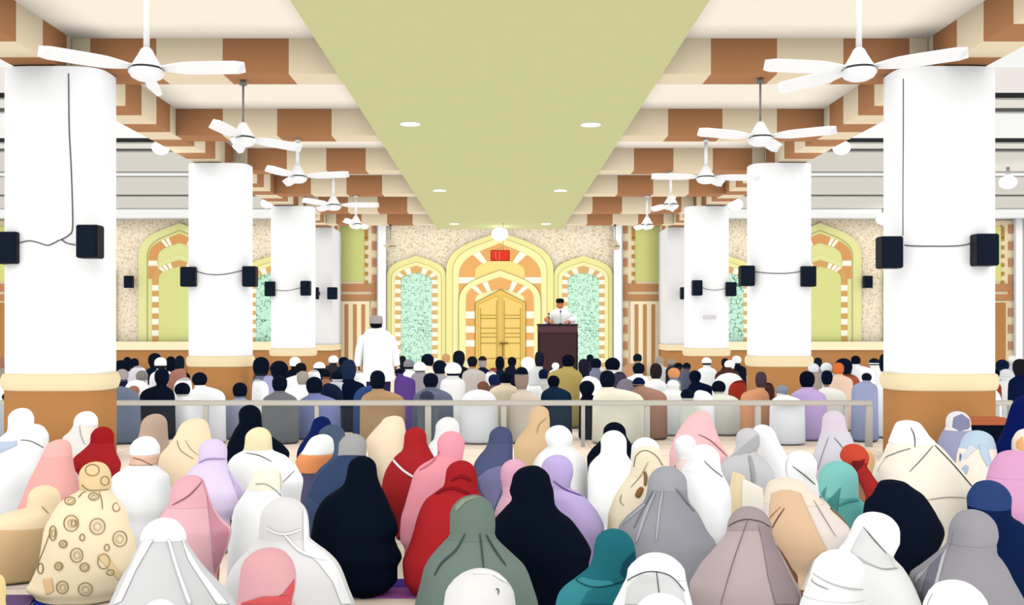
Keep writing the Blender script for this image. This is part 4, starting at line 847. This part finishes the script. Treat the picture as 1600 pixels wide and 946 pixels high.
# cream bag standing behind the mauve veil
d0 = 1.6*F/(862-VY); a = P(1143, 792, d0); e = P(1186, 741, d0); root = empty('paper_bag', ((a.x+e.x)/2, d0+.06, a.z*0), 'upright cream paper bag with a tan side between the grey and mauve veils', 'bag')
def quadbox(pts, y0, y1, m, nm):
    bm = bmesh.new(); prism(bm, [(P(x, y, d0).x, P(x, y, d0).z) for x, y in pts], y0, y1); return from_bm(nm, bm, m, root)
quadbox([(1160, 748), (1192, 764), (1200, 862), (1158, 862)], d0, d0+.12, mat('#FBF4E6'), 'bag_front')
quadbox([(1151, 741), (1164, 745), (1160, 862), (1143, 862), (1143, 785)], d0+.003, d0+.12, mat('#F3DEB4'), 'bag_side')
# prayer mats
def mat_rug(px, label, col, cat='prayer mat'):
    pts = [(((x-VX)*2400/(y-VY)/F), 2400/(y-VY)) for x, y in px]; bm = bmesh.new()
    lo = [bm.verts.new((x, y, .001)) for x, y in pts]; hi = [bm.verts.new((x, y, .012)) for x, y in pts]; n = len(pts)
    bm.faces.new(hi); bm.faces.new(lo[::-1])
    for i in range(n): bm.faces.new((lo[i], lo[(i+1) % n], hi[(i+1) % n], hi[i]))
    tag(from_bm('prayer_mat', bm, mat(col)), label, cat, 'coloured prayer mats on the floor')
mat_rug([(-20, 933), (58, 933), (36, 962), (-40, 962)], 'dull violet prayer mat in the bottom left corner', '#6F567D')
mat_rug([(66, 921), (90, 921), (78, 975), (36, 975)], 'bright blue prayer mat beside the ring-printed robe', '#22369A')
mat_rug([(596, 908), (690, 908), (690, 921), (588, 921)], 'deep purple prayer mat between the black and red robes', '#4B2F8A')
mat_rug([(540, 921.5), (690, 921.5), (700, 936), (535, 936)], 'magenta purple prayer mat in front of the black robe', '#995095')
# ---------------------------------------------------------------- the men's rows behind the railing
CROWD = []
def M(label, cx, yt, hw, hh, hc, bl, br, bc, cap=None, neck=0, d=None, hn='hair', by=None, sk=None):
    CROWD.append(dict(label=label, cx=cx, yt=yt, hw=hw, hh=hh, hc=hc, bl=bl, br=br, bc=bc, cap=cap, neck=neck, d=d, hn=hn, by=by, sk=sk, bow=False))
def Bw(label, yt, bl, br, bc, d=None, pk=None): CROWD.append(dict(label=label, yt=yt, bl=bl, br=br, bc=bc, d=d, pk=pk, bow=True, cx=(bl+br)/2, hw=0, hh=0, hc=bc, cap=None, neck=0, hn='hood', by=None, sk=None))
K = '#0A1324'; NV = '#122038'; GY = '#7A7F84'
# left aisle, between the nearest and middle columns
Bw('bent figure in slate blue beside the nearest left column, behind the railing', 604, 158, 219, '#747E92', 13.1, 185)
M('man in dark navy in the centre of the left gap, behind the railing', 253, 576, 23, 26, K, 219, 273, K, d=13.1, sk='#2A2A33')
M('dark-haired man in white between the dark navy man and the middle left column', 285, 598, 25, 21, K, 270, 300, WH, d=13.6)
M('dark-haired man in white leaning in front of the middle left column', 312, 582, 24, 21, K, 296, 352, WH, d=13.1)
M('man with round black hair in front of the middle left column, right side', 375, 598, 23, 24, K, 352, 398, '#A7AAC6', d=13.2)
Bw('bent figure in a white shirt with brown cap edge, left gap', 594, 193, 237, WH, 13.7, 212)
M('bent man with a brown crown showing over a white collar, left gap', 209, 603, 21, 12, '#A9705A', 196, 226, '#B9A79C', d=13.3, hn='cap')
M('man in navy with a grey beige cap, beside the nearest left column', 191, 577, 20, 19, '#A9A29F', 174, 208, '#171C3A', hn='cap', d=14.6)
M('man in pale grey with a grey green cap, left gap', 222, 579, 19, 18, '#8C8780', 204, 234, '#E6E2E8', hn='cap', d=14.2)
Bw('bent figure in pale grey lilac, left gap', 572, 204, 230, '#EDE8EE', 15.2, 215)
M('dark-haired man farthest left in the left gap, against the wainscot', 189, 563, 26, 19, K, 174, 206, K, d=16.4)
M('man with a small white ear patch, second head in the left gap', 199, 558, 13, 20, K, 187, 212, K, d=17.3)
M('man with dark hair between two pairs of heads in the left gap', 210, 560, 14, 17, K, 200, 222, '#D8D5DD', d=16.2)
M('man in navy with tall dark hair, behind the white cap in the left gap', 242, 552, 21, 22, '#101624', 226, 250, '#0E1B33', d=16.6)
M('man with a white skullcap and white robe, left gap', 251, 559, 18, 19, '#20222C', 234, 278, WH, cap=(WH, .66), d=14.4, hn='hair')
M('dark-haired man right of the white skullcap, left gap', 267, 557, 16, 26, K, 258, 280, '#A8705F', d=16.0)
M('dark-haired man beside the middle left column, left gap', 281, 556, 15, 24, '#0F1B2C', 272, 297, K, d=17.0)
Bw('bent figure in dusty brown red, left gap', 576, 262, 292, '#AE7767', 15.0, 285)
Bw('bent figure in white beside the base of the middle left column', 590, 272, 300, WH, 14.2, 292)
# between middle left column and the standing man
M('dark-haired man in white just right of the middle left column', 408, 558, 26, 30, K, 394, 424, '#6F6F82', d=17.6)
Bw('white shirted back just right of the middle left column', 593, 394, 420, WH, 13.9, 400)
Bw('bent figure in lavender right of the middle left column', 586, 411, 428, '#A9A6CF', 15.2, 420)
M('man in grey shirt with dark hair, behind the railing left of centre', 437, 587, 24, 25, K, 409, 466, '#77797B', d=13.1)
M('man in slate blue shirt with dark hair, behind the railing left of centre', 491, 589, 26, 27, K, 464, 532, '#7C86B4', d=13.1)
M('broad man in black with dark hair, left of the white ball cap', 436, 564, 30, 22, K, 421, 454, K, d=15.8)
M('man with a round white skullcap in front of the far left column', 461, 558, 17, 18, '#121A28', 446, 475, K, cap=(WH, .8), d=17.8)
M('dark-haired man in white right of the round white skullcap', 470, 567, 18, 19, '#15171C', 440, 484, WH, d=15.4)
M('man with a beige cloth cap in white, left of centre', 473, 580, 19, 22, '#A89D92', 440, 494, WH, hn='cap', d=14.4)
M('dark-haired man with white oval cap under far left column', 499, 566, 18, 19, K, 485, 512, K, cap=(WH, .5), d=17.0)
Bw('bent figure in white under the white oval cap', 578, 478, 501, WH, 16.0, 492)
M('man with a small white dome cap at the striped left door', 521, 556, 15, 14, '#35303A', 500, 534, '#322E38', cap=(WH, .8), d=18.6)
M('man in pale grey with flat-topped dark hair, left of centre', 527, 580, 20, 15, K, 511, 541, '#D5D8E0', d=14.6)
Bw('bent figure in dark navy blue behind the railing, left of centre', 599, 500, 536, '#16233F', 13.8, 512)
M('man with a tan neck turned sideways, left of centre', 509, 578, 15, 14, '#0C1422', 498, 520, '#A57258', d=15.6)
M('man in near black shirt with tall navy hair, left of the standing man', 545, 562, 23, 32, '#1D2C49', 534, 571, '#07132E', d=14.0, sk='#8A6047')
M('dark-haired man under the striped left door', 537, 558, 17, 13, K, 526, 548, NV, d=18.0)
M('man in tan shirt with dark hair in front of the standing man', 590, 579, 24, 30, K, 563, 633, '#BC976E', d=13.1, sk='#D09A6D')
Bw('bent figure in denim blue beside the tan shirt', 603, 552, 588, '#354C82', 13.7, 580)
Bw('patch of white robe beside the standing man, low', 580, 552, 572, WH, 15.2, 560)
M('man in purple shirt with dark cap and maroon collar', 624, 576, 14, 11, K, 616, 649, '#5C4188', d=14.4, hn='cap')
M('man in white with a grey cap, right of the standing man', 639, 562, 16, 17, K, 628, 656, WH, cap=('#8C8A90', .68), d=15.8)
M('dark-haired man directly right of the standing man', 629, 556, 12, 20, '#1A1D22', 621, 636, '#22252B', d=17.2)
M('man in grey mauve with a white cap under the left lattice niche', 656, 566, 19, 15, '#3A2A2A', 642, 672, '#9C9499', cap=(WH, .9), d=15.2)
M('man in slate with dark hair, behind the railing right of the purple shirt', 673, 583, 24, 23, '#0D1426', 645, 708, '#6C7287', d=13.3)
M('small dark slate head just above the railing, right of the purple shirt', 667, 611, 26, 14, '#3D4257', 652, 684, '#70767F', d=13.0, hn='cap')
M('man with round black hair and cream collar below the left lattice niche', 668, 553, 20, 20, K, 660, 682, '#F3EBD6', d=17.2)
M('man with angular dark hair, left of the white turban', 687, 563, 22, 22, '#0A1528', 672, 704, '#A9A7AD', d=15.8)
M('man with a tan folded cap beyond the white turban', 697, 553, 13, 13, '#D39A68', 688, 708, '#E9D3B8', d=18.0, hn='cap')
M('man in white robe with a broad white turban, left of the golden door', 708, 567, 26, 21, K, 688, 727, '#F4F3F0', cap=('#FFFDF6', .8), d=14.4)
M('figure in black hood, tallest dark head left of the golden door', 717, 548, 19, 24, '#141826', 708, 734, '#141826', d=16.2, hn='hood')
M('dark-haired man with orange neck and grey beige shirt before the golden door', 738, 557, 16, 16, '#14181F', 722, 759, '#C7BEB5', neck=3, d=15.0, sk='#DE9468')
M('man with black cap and grey mauve band before the golden door', 754, 557, 13, 18, '#A89A9C', 742, 767, '#121A36', cap=('#231D22', .35), d=16.6)
Bw('white back below the golden door', 580, 757, 777, WH, 15.6, 768)
Bw('bent figure in brick red below the golden door', 575, 763, 782, '#A84A38', 17.4, 770)
M('man with dark oval hair in front of the golden door, right leaf', 781, 557, 14, 22, K, 773, 794, '#17213A', d=16.6)
M('man in dark navy turned right, in front of the golden door', 800, 558, 14, 14, K, 789, 806, '#121D33', d=17.2)
M('man with a navy cap bowing, left of the cream shirt', 772, 585, 18, 17, '#15244C', 756, 784, '#6B5A6A', d=14.6, hn='cap')
M('bowing man with brown head, behind the white dome back', 755, 596, 19, 14, '#7A5140', 742, 768, '#6E4A42', d=14.2, hn='bald_head')
Bw('large white dome-shaped back right behind the railing, centre', 609, 719, 778, WH, 13.1, 748)
M('man in cream shirt with dark hair, behind the railing at centre', 790, 582, 21, 18, '#071022', 763, 814, '#ECD9B9', d=13.5)
M('figure with brown grey headcloth and pale beige shirt, centre', 815, 574, 22, 36, '#9E8978', 797, 842, '#E2D2C0', cap=(K, .3), d=13.1, hn='headcloth')
M('figure in white hood, left of the lectern', 825, 558, 24, 16, '#FBF9F4', 812, 838, WH, d=16.6, hn='hood')
M('man in pale grey robe with tall dark hair, left edge of the lectern', 843, 549, 15, 25, '#1B1D30', 826, 850, '#DADADA', d=15.6)
M('man in navy hidden behind the olive shirt, left', 849, 577, 15, 17, '#0C1838', 838, 860, '#C4C2C0', d=14.6)
Bw('white back in front of the lectern base', 600, 823, 848, WH, 13.9, 834)
M('small white head against the lectern', 868, 567, 12, 10, '#FFFFFF', 858, 876, WH, d=16.6, hn='hood')
M('broad man in olive yellow shirt with black hair, in front of the lectern', 888, 554, 20, 20, '#060C20', 852, 911, '#B59F5F', d=14.8)
M('man in dark teal shirt with black hair, behind the railing below the lectern', 865, 587, 19, 18, '#080D1B', 845, 893, '#10293F', d=13.2)
M('man in black right of the olive shirt with orange cheek', 917, 595, 24, 22, K, 905, 944, '#070E20', d=13.6, sk='#D9804A')
M('man with dark purple grey hair right of the lectern', 912, 561, 17, 24, '#221E30', 903, 924, '#0E2433', d=16.4)
M('small dark head beyond, before the right lattice niche', 922, 554, 11, 12, '#141B26', 914, 930, '#2B2E40', d=18.6)
M('man in grey lilac shirt with dark hair before the right lattice niche', 931, 560, 17, 17, '#0A1426', 921, 940, '#84879C', d=16.2)
Bw('white back right of the olive shirt', 588, 906, 942, WH, 14.6, 918)
M('man in cream white shirt with black hair, behind the railing right of centre', 949, 579, 24, 27, K, 926, 1006, '#FBF3DC', d=13.1, sk='#C98D66')
M('man with wide black hair beneath the thin white wall strip, right', 957, 559, 24, 21, '#090F1D', 942, 972, '#F1ECE6', d=15.8)
Bw('bent figure in dark violet grey, right of centre', 581, 956, 980, '#3F3B50', 15.1, 968)
Bw('bent figure in grey mauve, right of centre', 592, 962, 994, '#7D7480', 14.4, 978)
M('man with a black beanie and tan coat at the striped right door', 996, 553, 14, 14, '#0D1B27', 973, 1000, '#BF926E', d=17.4, hn='cap')
M('man in white with dark hair at the striped right door', 998, 567, 19, 18, '#0C1824', 976, 1014, WH, d=15.6)
M('man in a brown pink robe with navy cap, bowing behind the railing', 998, 590, 21, 14, '#0C1A3E', 985, 1042, '#B0836E', d=13.1, hn='cap')
M('man with a dark brown hood under the striped right door', 1025, 568, 19, 25, '#2A2227', 1008, 1042, WH, d=14.5, hn='hood')
M('man with a grey beige beanie at the right end of the striped right door', 1030, 557, 16, 14, '#A99C8C', 1018, 1044, '#D8D5D2', d=17.2, hn='cap')
M('man with an orange bald head, right of the dark brown hood', 1053, 575, 19, 17, '#E39760', 1042, 1064, '#8D8D8F', d=15.0, hn='bald_head', sk='#E39760')
M('man with a small grey cap against the right pilaster base', 1049, 561, 14, 12, '#9D9083', 1040, 1060, '#2A2A33', d=17.0, hn='cap')
M('left of two small dark heads against the far right pilaster', 1060, 567, 14, 12, '#0E1626', 1050, 1068, '#5A5D70', d=16.2)
M('right of two small dark heads against the far right pilaster', 1073, 567, 13, 12, '#0E1626', 1062, 1080, '#5C6074', d=16.0)
M('white robed back behind the railing, left of the navy cap', 1052, 594, 22, 14, WH, 1026, 1076, '#FFFFFB', d=13.8, hn='hood')
M('navy capped head just above the railing, right of centre', 1074, 608, 22, 17, '#08152A', 1062, 1090, '#E7E9D8', d=13.1, hn='cap')
M('man in deep navy with round head, below the far right column', 1086, 579, 19, 18, '#081026', 1074, 1116, '#081230', d=14.6)
Bw('white dome back left of the dark head, right of centre', 610, 1082, 1116, WH, 13.2, 1092)
M('man in white robe and tilted white cap in front of the far right column', 1104, 559, 15, 14, '#1B1A1E', 1089, 1120, WH, cap=(WH, .62), d=16.6)
M('man in pale cream robe with dark hair bowed, behind the railing at right', 1123, 595, 22, 20, '#0A1424', 1110, 1156, '#F8F6E6', d=13.4)
Bw('wide white back right of the far right column', 583, 1113, 1164, '#FDFDFB', 14.4, 1140)
M('man with white cap and dark brown shoulders, right of the far right column', 1140, 563, 17, 13, WH, 1117, 1156, '#4C2E2C', d=15.6, hn='cap')
M('man with white cap and navy robe beside the middle right column', 1151, 556, 15, 14, '#F4F4F1', 1140, 1166, '#0A1526', d=16.8, hn='cap')
M('small dark head left of the two white caps', 1133, 560, 12, 14, '#0F1C22', 1126, 1142, '#3A2526', d=17.0)
Bw('bent figure in rust red left of the middle right column', 594, 1138, 1166, '#A23222', 13.6, 1160)
M('figure in dark grey hood and orange tan robe in front of the middle right column', 1189, 581, 18, 26, '#4A3C42', 1157, 1202, '#D99A70', d=13.4, hn='hood')
Bw('dark brown bundle-like bent figure in front of the middle right column', 598, 1188, 1210, '#4B2F2F', 13.9, 1200)
M('girl with grey cap in long white dress seated by the railing', 1222, 602, 20, 15, '#8B929F', 1203, 1257, '#FFFFFF', d=12.98, hn='cap')
M('man in light purple robe with black hair, behind the railing at right', 1261, 580, 24, 26, '#060C20', 1234, 1291, '#CBB0E3', d=13.3, sk='#B08062')
M('man in ivory robe with dark hair and tan neck, behind the railing at right', 1292, 579, 18, 22, '#07122A', 1272, 1322, '#FFFDF3', neck=4, d=13.9, sk='#B39770')
M('man in pale peach robe with orange head, right of the ivory robe', 1310, 567, 17, 19, '#D8723C', 1296, 1332, '#F1CFB8', d=14.6, hn='bald_head', sk='#E07E45')
M('dark-haired man leaning left above the pale peach robe', 1318, 560, 27, 27, '#08122C', 1308, 1336, '#B06A4C', d=16.0)
Bw('bent figure in brick brown, right of the pale peach robe', 585, 1318, 1344, '#A9573E', 15.2, 1326)
M('man in periwinkle blue shirt with dark hair, left of the nearest right column', 1354, 583, 16, 13, '#101A26', 1331, 1371, '#A1A8CB', d=13.3)
Bw('white robed figure beside the railing end and the nearest right column', 600, 1361, 1400, WH, 13.4, 1384)
M('dark-haired man in white against the right aisle wainscot', 1337, 556, 15, 15, '#0B131F', 1331, 1366, WH, d=16.4)
M('dark-haired man in white, tucked against the nearest right column', 1366, 560, 19, 12, '#121C2B', 1360, 1386, '#FBFBF8', d=17.0)
M('tall dark head touching the nearest right column', 1382, 553, 17, 29, '#0D1824', 1374, 1400, '#FBFBF8', d=15.6)
M('man with a pale grey cap and tan neck right of the middle right column', 1271, 568, 18, 13, '#E2E5E8', 1262, 1284, '#A39389', d=15.4, hn='cap')
M('dark-haired man behind the pale grey caps, right gap', 1278, 559, 13, 15, '#161E2C', 1270, 1288, '#8D8F95', d=17.0)
M('man with a white cloth cap right of the pale grey cap', 1291, 567, 19, 13, '#EDEFF1', 1282, 1304, '#D5D6D8', d=16.0, hn='cap')
# right of the nearest right column
M('man with dark hair at the right edge of the nearest right column', 1542, 558, 15, 17, '#13253C', 1530, 1552, '#1A2A40', d=17.0)
M('dark-haired man at the plain brown door, far right', 1566, 562, 21, 18, '#0B1C36', 1552, 1580, '#1A2A40', d=16.8)
M('man with orange neck and rust red collar by the nearest right column', 1551, 575, 22, 16, '#070E20', 1532, 1564, '#B5503A', d=14.4, neck=5, sk='#EE9C72')
Bw('white back by the nearest right column at the short railing', 606, 1528, 1564, WH, 13.3, 1542)
M('man in white with a light grey cap and tan cheek, far right', 1572, 577, 26, 15, '#DADBDD', 1560, 1588, '#F0EEEA', d=15.0, hn='cap', sk='#C99258')
M('man with dark hair and navy robe at the right picture edge', 1594, 561, 24, 26, '#1D1B22', 1576, 1618, '#07163A', d=14.0)
M('man with a white cap far behind the right picture edge', 1582, 556, 14, 12, '#ECEBE9', 1572, 1594, '#B9BDC4', d=18.0, hn='cap')
# left of the nearest left column
M('man in brown at the left picture edge', 3, 558, 22, 18, '#A1765A', -14, 12, '#A39284', d=15.8, hn='headcloth')
M('man with a white cap at the left picture edge', 12, 556, 12, 10, '#F5F3F2', 4, 22, '#0A1A2E', d=17.4, hn='cap')
M('man in dark navy at the left picture edge', 16, 562, 18, 24, '#0B1A2C', 2, 30, '#0B1A2C', d=15.0)
Bw('white robed figure at the left edge behind the short railing', 592, -10, 26, WH, 13.6, 12)
M('small dark cap low at the left edge above the short railing', 13, 613, 20, 14, '#101724', -2, 28, '#DADDE2', d=13.1, hn='cap')

def crowd():
    ps = sorted(CROWD, key=lambda q: q['d']); placed = []
    for q in ps:
        s = F/q['d']; q['wl'] = (q['bl']-VX)/s; q['wr'] = (q['br']-VX)/s
        # keep bodies from sitting in one another: slide back until the one in front has its own room
        for _ in range(25):
            hit = False; s = F/q['d']; L, R = (q['bl']-VX)/s, (q['br']-VX)/s
            for o in placed:
                l2, r2 = (o['bl']-VX)*o['d']/F, (o['br']-VX)*o['d']/F
                if min(R, r2)-max(L, l2) > -.08 and abs(o['d']-q['d']) < .48 and q['d'] < o['d']+.48:
                    q['d'] = o['d']+.485; hit = True
            if not hit: break
        placed.append(q)
    for q in CROWD:
        d = q['d']; s = F/d; yb = VY+1.6*s; yt = q['yt']; L, R = q['bl'], q['br']
        if q['bow']:
            pk = q['pk']; h = min(26, (R-L)*.62)
            rows = [(yt, pk-(pk-L)*.22, pk+(R-pk)*.22), (yt+h*.10, pk-(pk-L)*.48, pk+(R-pk)*.48), (yt+h*.3, pk-(pk-L)*.74, pk+(R-pk)*.74), (yt+h*.6, pk-(pk-L)*.92, pk+(R-pk)*.92), (yt+h, L, R)]
            ny = yt+h*.35; gap = 0
        else:
            c, w, hh = q['cx'], q['hw']/2, q['hh']; squat = hh < q['hw']*.8
            prof = [(0, .34), (.07, .62), (.2, .86), (.4, .99), (.62, .98), (.82, .84), (1, .66 if not squat else .85)]
            rows = [(yt+t*hh, c-w*k, c+w*k) for t, k in prof]
            y0 = yt+hh+q['neck']; sh = min(16, .26*(R-L)); nw = w*.62
            if q['neck']: rows.append((y0, c-nw, c+nw))
            for t, k in ((.18, .42), (.45, .72), (.8, .92), (1.3, 1.0)):
                rows.append((y0+sh*t, min(c-nw, c-(c-L)*k), max(c+nw, c+(R-c)*k)))
            ny = yt+hh; gap = q['neck']
        rows.append((max(rows[-1][0]+5, yb-12), L-1, R+1))
        lb = q['label']; cap = q['cap']
        root, c = W(lb, yb, rows, ny, q['hc'], q['bc'], hn=q['hn'], bn='shirt', group='people seated on the floor behind the railing', seg=20, neckgap=gap, skin=q['sk'], fold=.0, D=d, thick=.88, rnd=not q['bow'])
        if cap:
            yc = yt+q['hh']*cap[1]; n = 20; st = 1.5
            cc = Cloth([(a-.3 if i == 0 else a, l-.5, r+.5) for i, (a, l, r) in enumerate(rows)], yb, d, ny, 0, 0, 1.06); cc.round = True
            cc.piece('cap', mat(cap[0]), cc.y0, yc, root, 20)
crowd()

# ---------------------------------------------------------------- standing man
D = 16.4; s = F/D; root = empty('person', P(590, 600, D)*1, 'standing man in long white robe and grey cap, seen from behind', 'person'); root.location.z = 0
X0 = (589-VX)/s; kk = 1.78/1.75
def pw(x, y, dd=0): q = P(x, y, D+dd); return (q.x, q.y, q.z)
bm = bmesh.new(); head(bm, (X0-.015, D+.0, 1.66), 1.0); capsule(bm, (X0, D-.01, 1.42), (X0-.01, D, 1.6), .06, .055)
ellip(bm, (X0, D, 1.28), (.19, .12, .22)); ellip(bm, (X0, D, 1.02), (.16, .11, .2)); ellip(bm, (X0, D, .86), (.18, .125, .14))
for t in (-1, 1):
    capsule(bm, (X0+t*.09, D, .84), (X0+t*.1, D+.01, .47), .09, .055); capsule(bm, (X0+t*.1, D+.01, .47), (X0+t*.11, D-.01, .08), .055, .038)
    capsule(bm, (X0+t*.11, D-.03, .045), (X0+t*.13, D+.16, .03), .038, .028)
    e = (X0+t*.285, D-.01, 1.13); w_ = (X0+t*.315, D+.04, .90)
    capsule(bm, (X0+t*.20, D, 1.40), e, .06, .045); capsule(bm, e, w_, .044, .03); hand(bm, w_, (-.08*t, .15, -1), (t, 0, 0), 1 if t > 0 else -1, .95)
me = bake(bm, .009, 'standing_body', .35); me.materials.clear(); me.materials.append(mat('#9B6246', .7, .2))
for v in me.vertices: v.co -= root.location
o = bpy.data.objects.new('body', me); link(o, root)
c = Cloth([(505, 580, 598), (511, 579.5, 597), (514, 577, 600), (518, 571, 606), (524, 567.5, 612), (532, 566, 616), (550, 566.5, 617), (575, 567, 616), (595, 567, 617)], 596, D, 513, .02, 3)
c.piece('robe', mat(WH), 511, 596, root, 32, sc0=.7)
c2 = Cloth([(494.5, 580, 594), (496, 578.5, 596.5), (505, 578.3, 597.3), (510, 579, 597), (514, 581, 595)], 520, D, 520, 0, 0, 1.25); c2.neck = 560
c2.piece('hair', mat('#10141C'), 503, 514, root, 24)
c3 = Cloth([(493.5, 578, 595), (495, 577, 597), (500, 577, 598), (506, 577, 598.5)], 507, D, 560, 0, 0, 1.32); c3.piece('cap', mat('#ABA2A1'), 493.5, 506, root, 24)
for t in (-1, 1):
    bm = bmesh.new(); pts = [(X0+t*.17, D, 1.43), (X0+t*.235, D, 1.38), (X0+t*.285, D-.0, 1.20), (X0+t*.31, D, 1.04), (X0+t*.325, D+.02, .93)]
    q = [Vector(a) for a in pts]; rr = [.06, .085, .082, .075, .07]; rings = []
    for i, a in enumerate(q):
        tt = (q[min(i+1, 4)]-q[max(i-1, 0)]).normalized(); u = tt.cross(Vector((0, 1, 0))).normalized(); v = tt.cross(u)
        rings.append([bm.verts.new(a+u*rr[i]*math.cos(2*PI*k/16)+v*rr[i]*1.1*math.sin(2*PI*k/16)) for k in range(16)])
    for A, B in zip(rings, rings[1:]):
        for k in range(16): bm.faces.new((A[k], A[(k+1) % 16], B[(k+1) % 16], B[k]))
    bm.faces.new(rings[0]); from_bm('sleeve', bm, mat(WH), root, True)
for t in (-1, 1):
    bm = bmesh.new(); lathe(bm, [(.105, .86), (.11, .6), (.095, .3), (.085, .1), (0, .1)], X0+t*.105+.02, D, 16, sy=1.0); from_bm('trouser_leg', bm, mat('#2C2A4E'), root, True)

# ---------------------------------------------------------------- preacher behind the lectern, facing the camera
D = DL+.78; s = F/D; X0 = (875-VX)/s; zt = H+(VY-467)/s
root = empty('person', (X0, D, .38), 'preacher in white robe and black cap standing behind the lectern', 'person')
hz = zt-.125; bm = bmesh.new()
head(bm, (0, 0, hz), .95); capsule(bm, (0, 0, hz-.2), (0, 0, hz-.06), .058, .05)
sz = hz-.22; ellip(bm, (0, 0, sz-.12), (.18, .11, .2)); ellip(bm, (0, 0, sz-.38), (.14, .09, .2)); ellip(bm, (0, 0, sz-.55), (.15, .10, .14))
zl = H+(VY-509)*sl+.045
for t in (-1, 1):
    capsule(bm, (t*.09, 0, sz-.56), (t*.1, 0, .38+.5), .09, .06); capsule(bm, (t*.1, 0, .88), (t*.1, -.01, .46), .055, .04); capsule(bm, (t*.1, -.03, .43), (t*.12, .14, .41), .036, .028)
    hx = (-.2 if t < 0 else .10)                       # hands rest on the lectern top
    hx = -hx if False else hx
# after the body is turned to face the hall, +x here shows on the left of the picture
for t, hx, ex in ((1, .20, .27), (-1, -.12, -.27)):
    e = (ex, .08, zl+.07); w_ = (hx, .30, zl+.02)
    capsule(bm, (t*.18, 0, sz-.02), e, .058, .044); capsule(bm, e, w_, .042, .028); hand(bm, w_, (-.2*t, 1, -.05), (0, 0, 1), t, .9)
me = bake(bm, .008, 'standing_body', .4); me.materials.clear(); me.materials.append(mat('#D8865A', .7, .2))
for v in me.vertices: v.co.z -= .38
o = bpy.data.objects.new('body', me); link(o, root); o.rotation_euler = (0, 0, PI)
def face_bit(nm, col, parts):
    bm = bmesh.new()
    for cc, rr in parts: ellip(bm, (X0+cc[0], D-cc[1], hz+cc[2]), rr, 10, 8)
    return from_bm(nm, bm, mat(col, .5, .3), root, True)
face_bit('eyes', '#1A1410', [((sx*.027, .083, .019), (.009, .006, .006)) for sx in (-1, 1)])
face_bit('eyebrows', '#20160F', [((sx*.028, .082, .036), (.016, .006, .004)) for sx in (-1, 1)])
face_bit('lips', '#A55845', [((0, .082, -.055), (.022, .008, .006))])
c3 = Cloth([(466.5, 870.5, 879.5), (468, 869, 881), (471, 868.6, 881.4), (474.5, 868.8, 881.2)], 476, D, 560, 0, 0, 1.3); c3.piece('cap', mat('#14161C'), 466.5, 473.6, root, 24)
bm = bmesh.new(); rows = [(480, 872, 879), (482, 868, 882), (485, 864, 886), (488, 860.5, 889), (493, 859, 892.5), (499, 861, 896), (505, 862, 899), (520, 861, 900), (560, 861, 898)]
c = Cloth(rows, VY+1.2*s, D, 470, .03, 5, .95); c.piece('robe', mat(WH), 480.2, VY+1.2*s, root, 32, sc0=.8)
bm = bmesh.new()
pts = [(X0-.0+.17, D, sz-.0), (X0+.26, D-.03, sz-.16), (X0+.26, D-.10, zl+.10), (X0+.145, D-.26, zl+.035)]
q = [Vector(a) for a in pts]; tube(bm, q, .075, 14, r2=.05); from_bm('sleeve', bm, mat(WH), root, True)
bm = bmesh.new(); tube(bm, [(X0-.16, D, sz-.0), (X0-.24, D-.02, sz-.1), (X0-.265, D-.07, sz-.19)], .072, 14, r2=.06); from_bm('sleeve', bm, mat(WH), root, True)
# microphones on the lectern
for px, py, lab in ((857.5, 491, 'short black microphone standing at the left of the lectern top'), (876, 487, 'thin black microphone in front of the preacher\'s collar')):
    dd = DL+.12; a = P(px, py, dd); z0 = H+(VY-509)*sl+.03
    r2 = empty('microphone', (a.x, dd, z0), lab, 'microphone', 'microphones on the lectern')
    bm = bmesh.new(); tube(bm, [(a.x, dd, z0), (a.x, dd, a.z-.02)], .004, 6); lathe(bm, [(.03, z0), (.03, z0+.01), (0, z0+.012)], a.x, dd, 14); from_bm('stand', bm, mat('#22252B'), r2, True)
    bm = bmesh.new(); ellip(bm, (a.x, dd, a.z), (.014, .014, .028), 10, 8); from_bm('microphone_head', bm, mat('#22252B'), r2, True)

# ---------------------------------------------------------------- light, sky, camera
w = bpy.data.worlds.new('daylight'); SC.world = w; w.use_nodes = True
w.node_tree.nodes['Background'].inputs[0].default_value = (1, .995, .985, 1); w.node_tree.nodes['Background'].inputs[1].default_value = 1.0
SC.cycles.use_fast_gi = True; SC.cycles.fast_gi_method = 'REPLACE'; SC.cycles.ao_bounces_render = 1; w.light_settings.ao_factor = 1.0; w.light_settings.distance = .6
cam = bpy.data.cameras.new('camera'); co = bpy.data.objects.new('camera', cam); link(co); co.location = (0, 0, H); co.rotation_euler = (PI/2, 0, 0)
cam.sensor_width = 36; cam.lens = 36*F/1600; cam.shift_x = 19/1600; cam.shift_y = 37/1600; cam.clip_end = 200
SC.camera = co
su = bpy.data.lights.new('added_sun_from_behind', 'SUN'); su.energy = .8; su.angle = math.radians(70); su.color = (1, .99, .97)  # soft sun added behind the camera to brighten the people
so = bpy.data.objects.new('added_sun_from_behind', su); link(so); so.location = (0, -6, 8); so.rotation_euler = (math.radians(58), 0, 0)
vs = SC.view_settings; vs.view_transform = 'Standard'; vs.look = 'None'; vs.gamma = 1; vs.use_curve_mapping = False; vs.exposure = 0
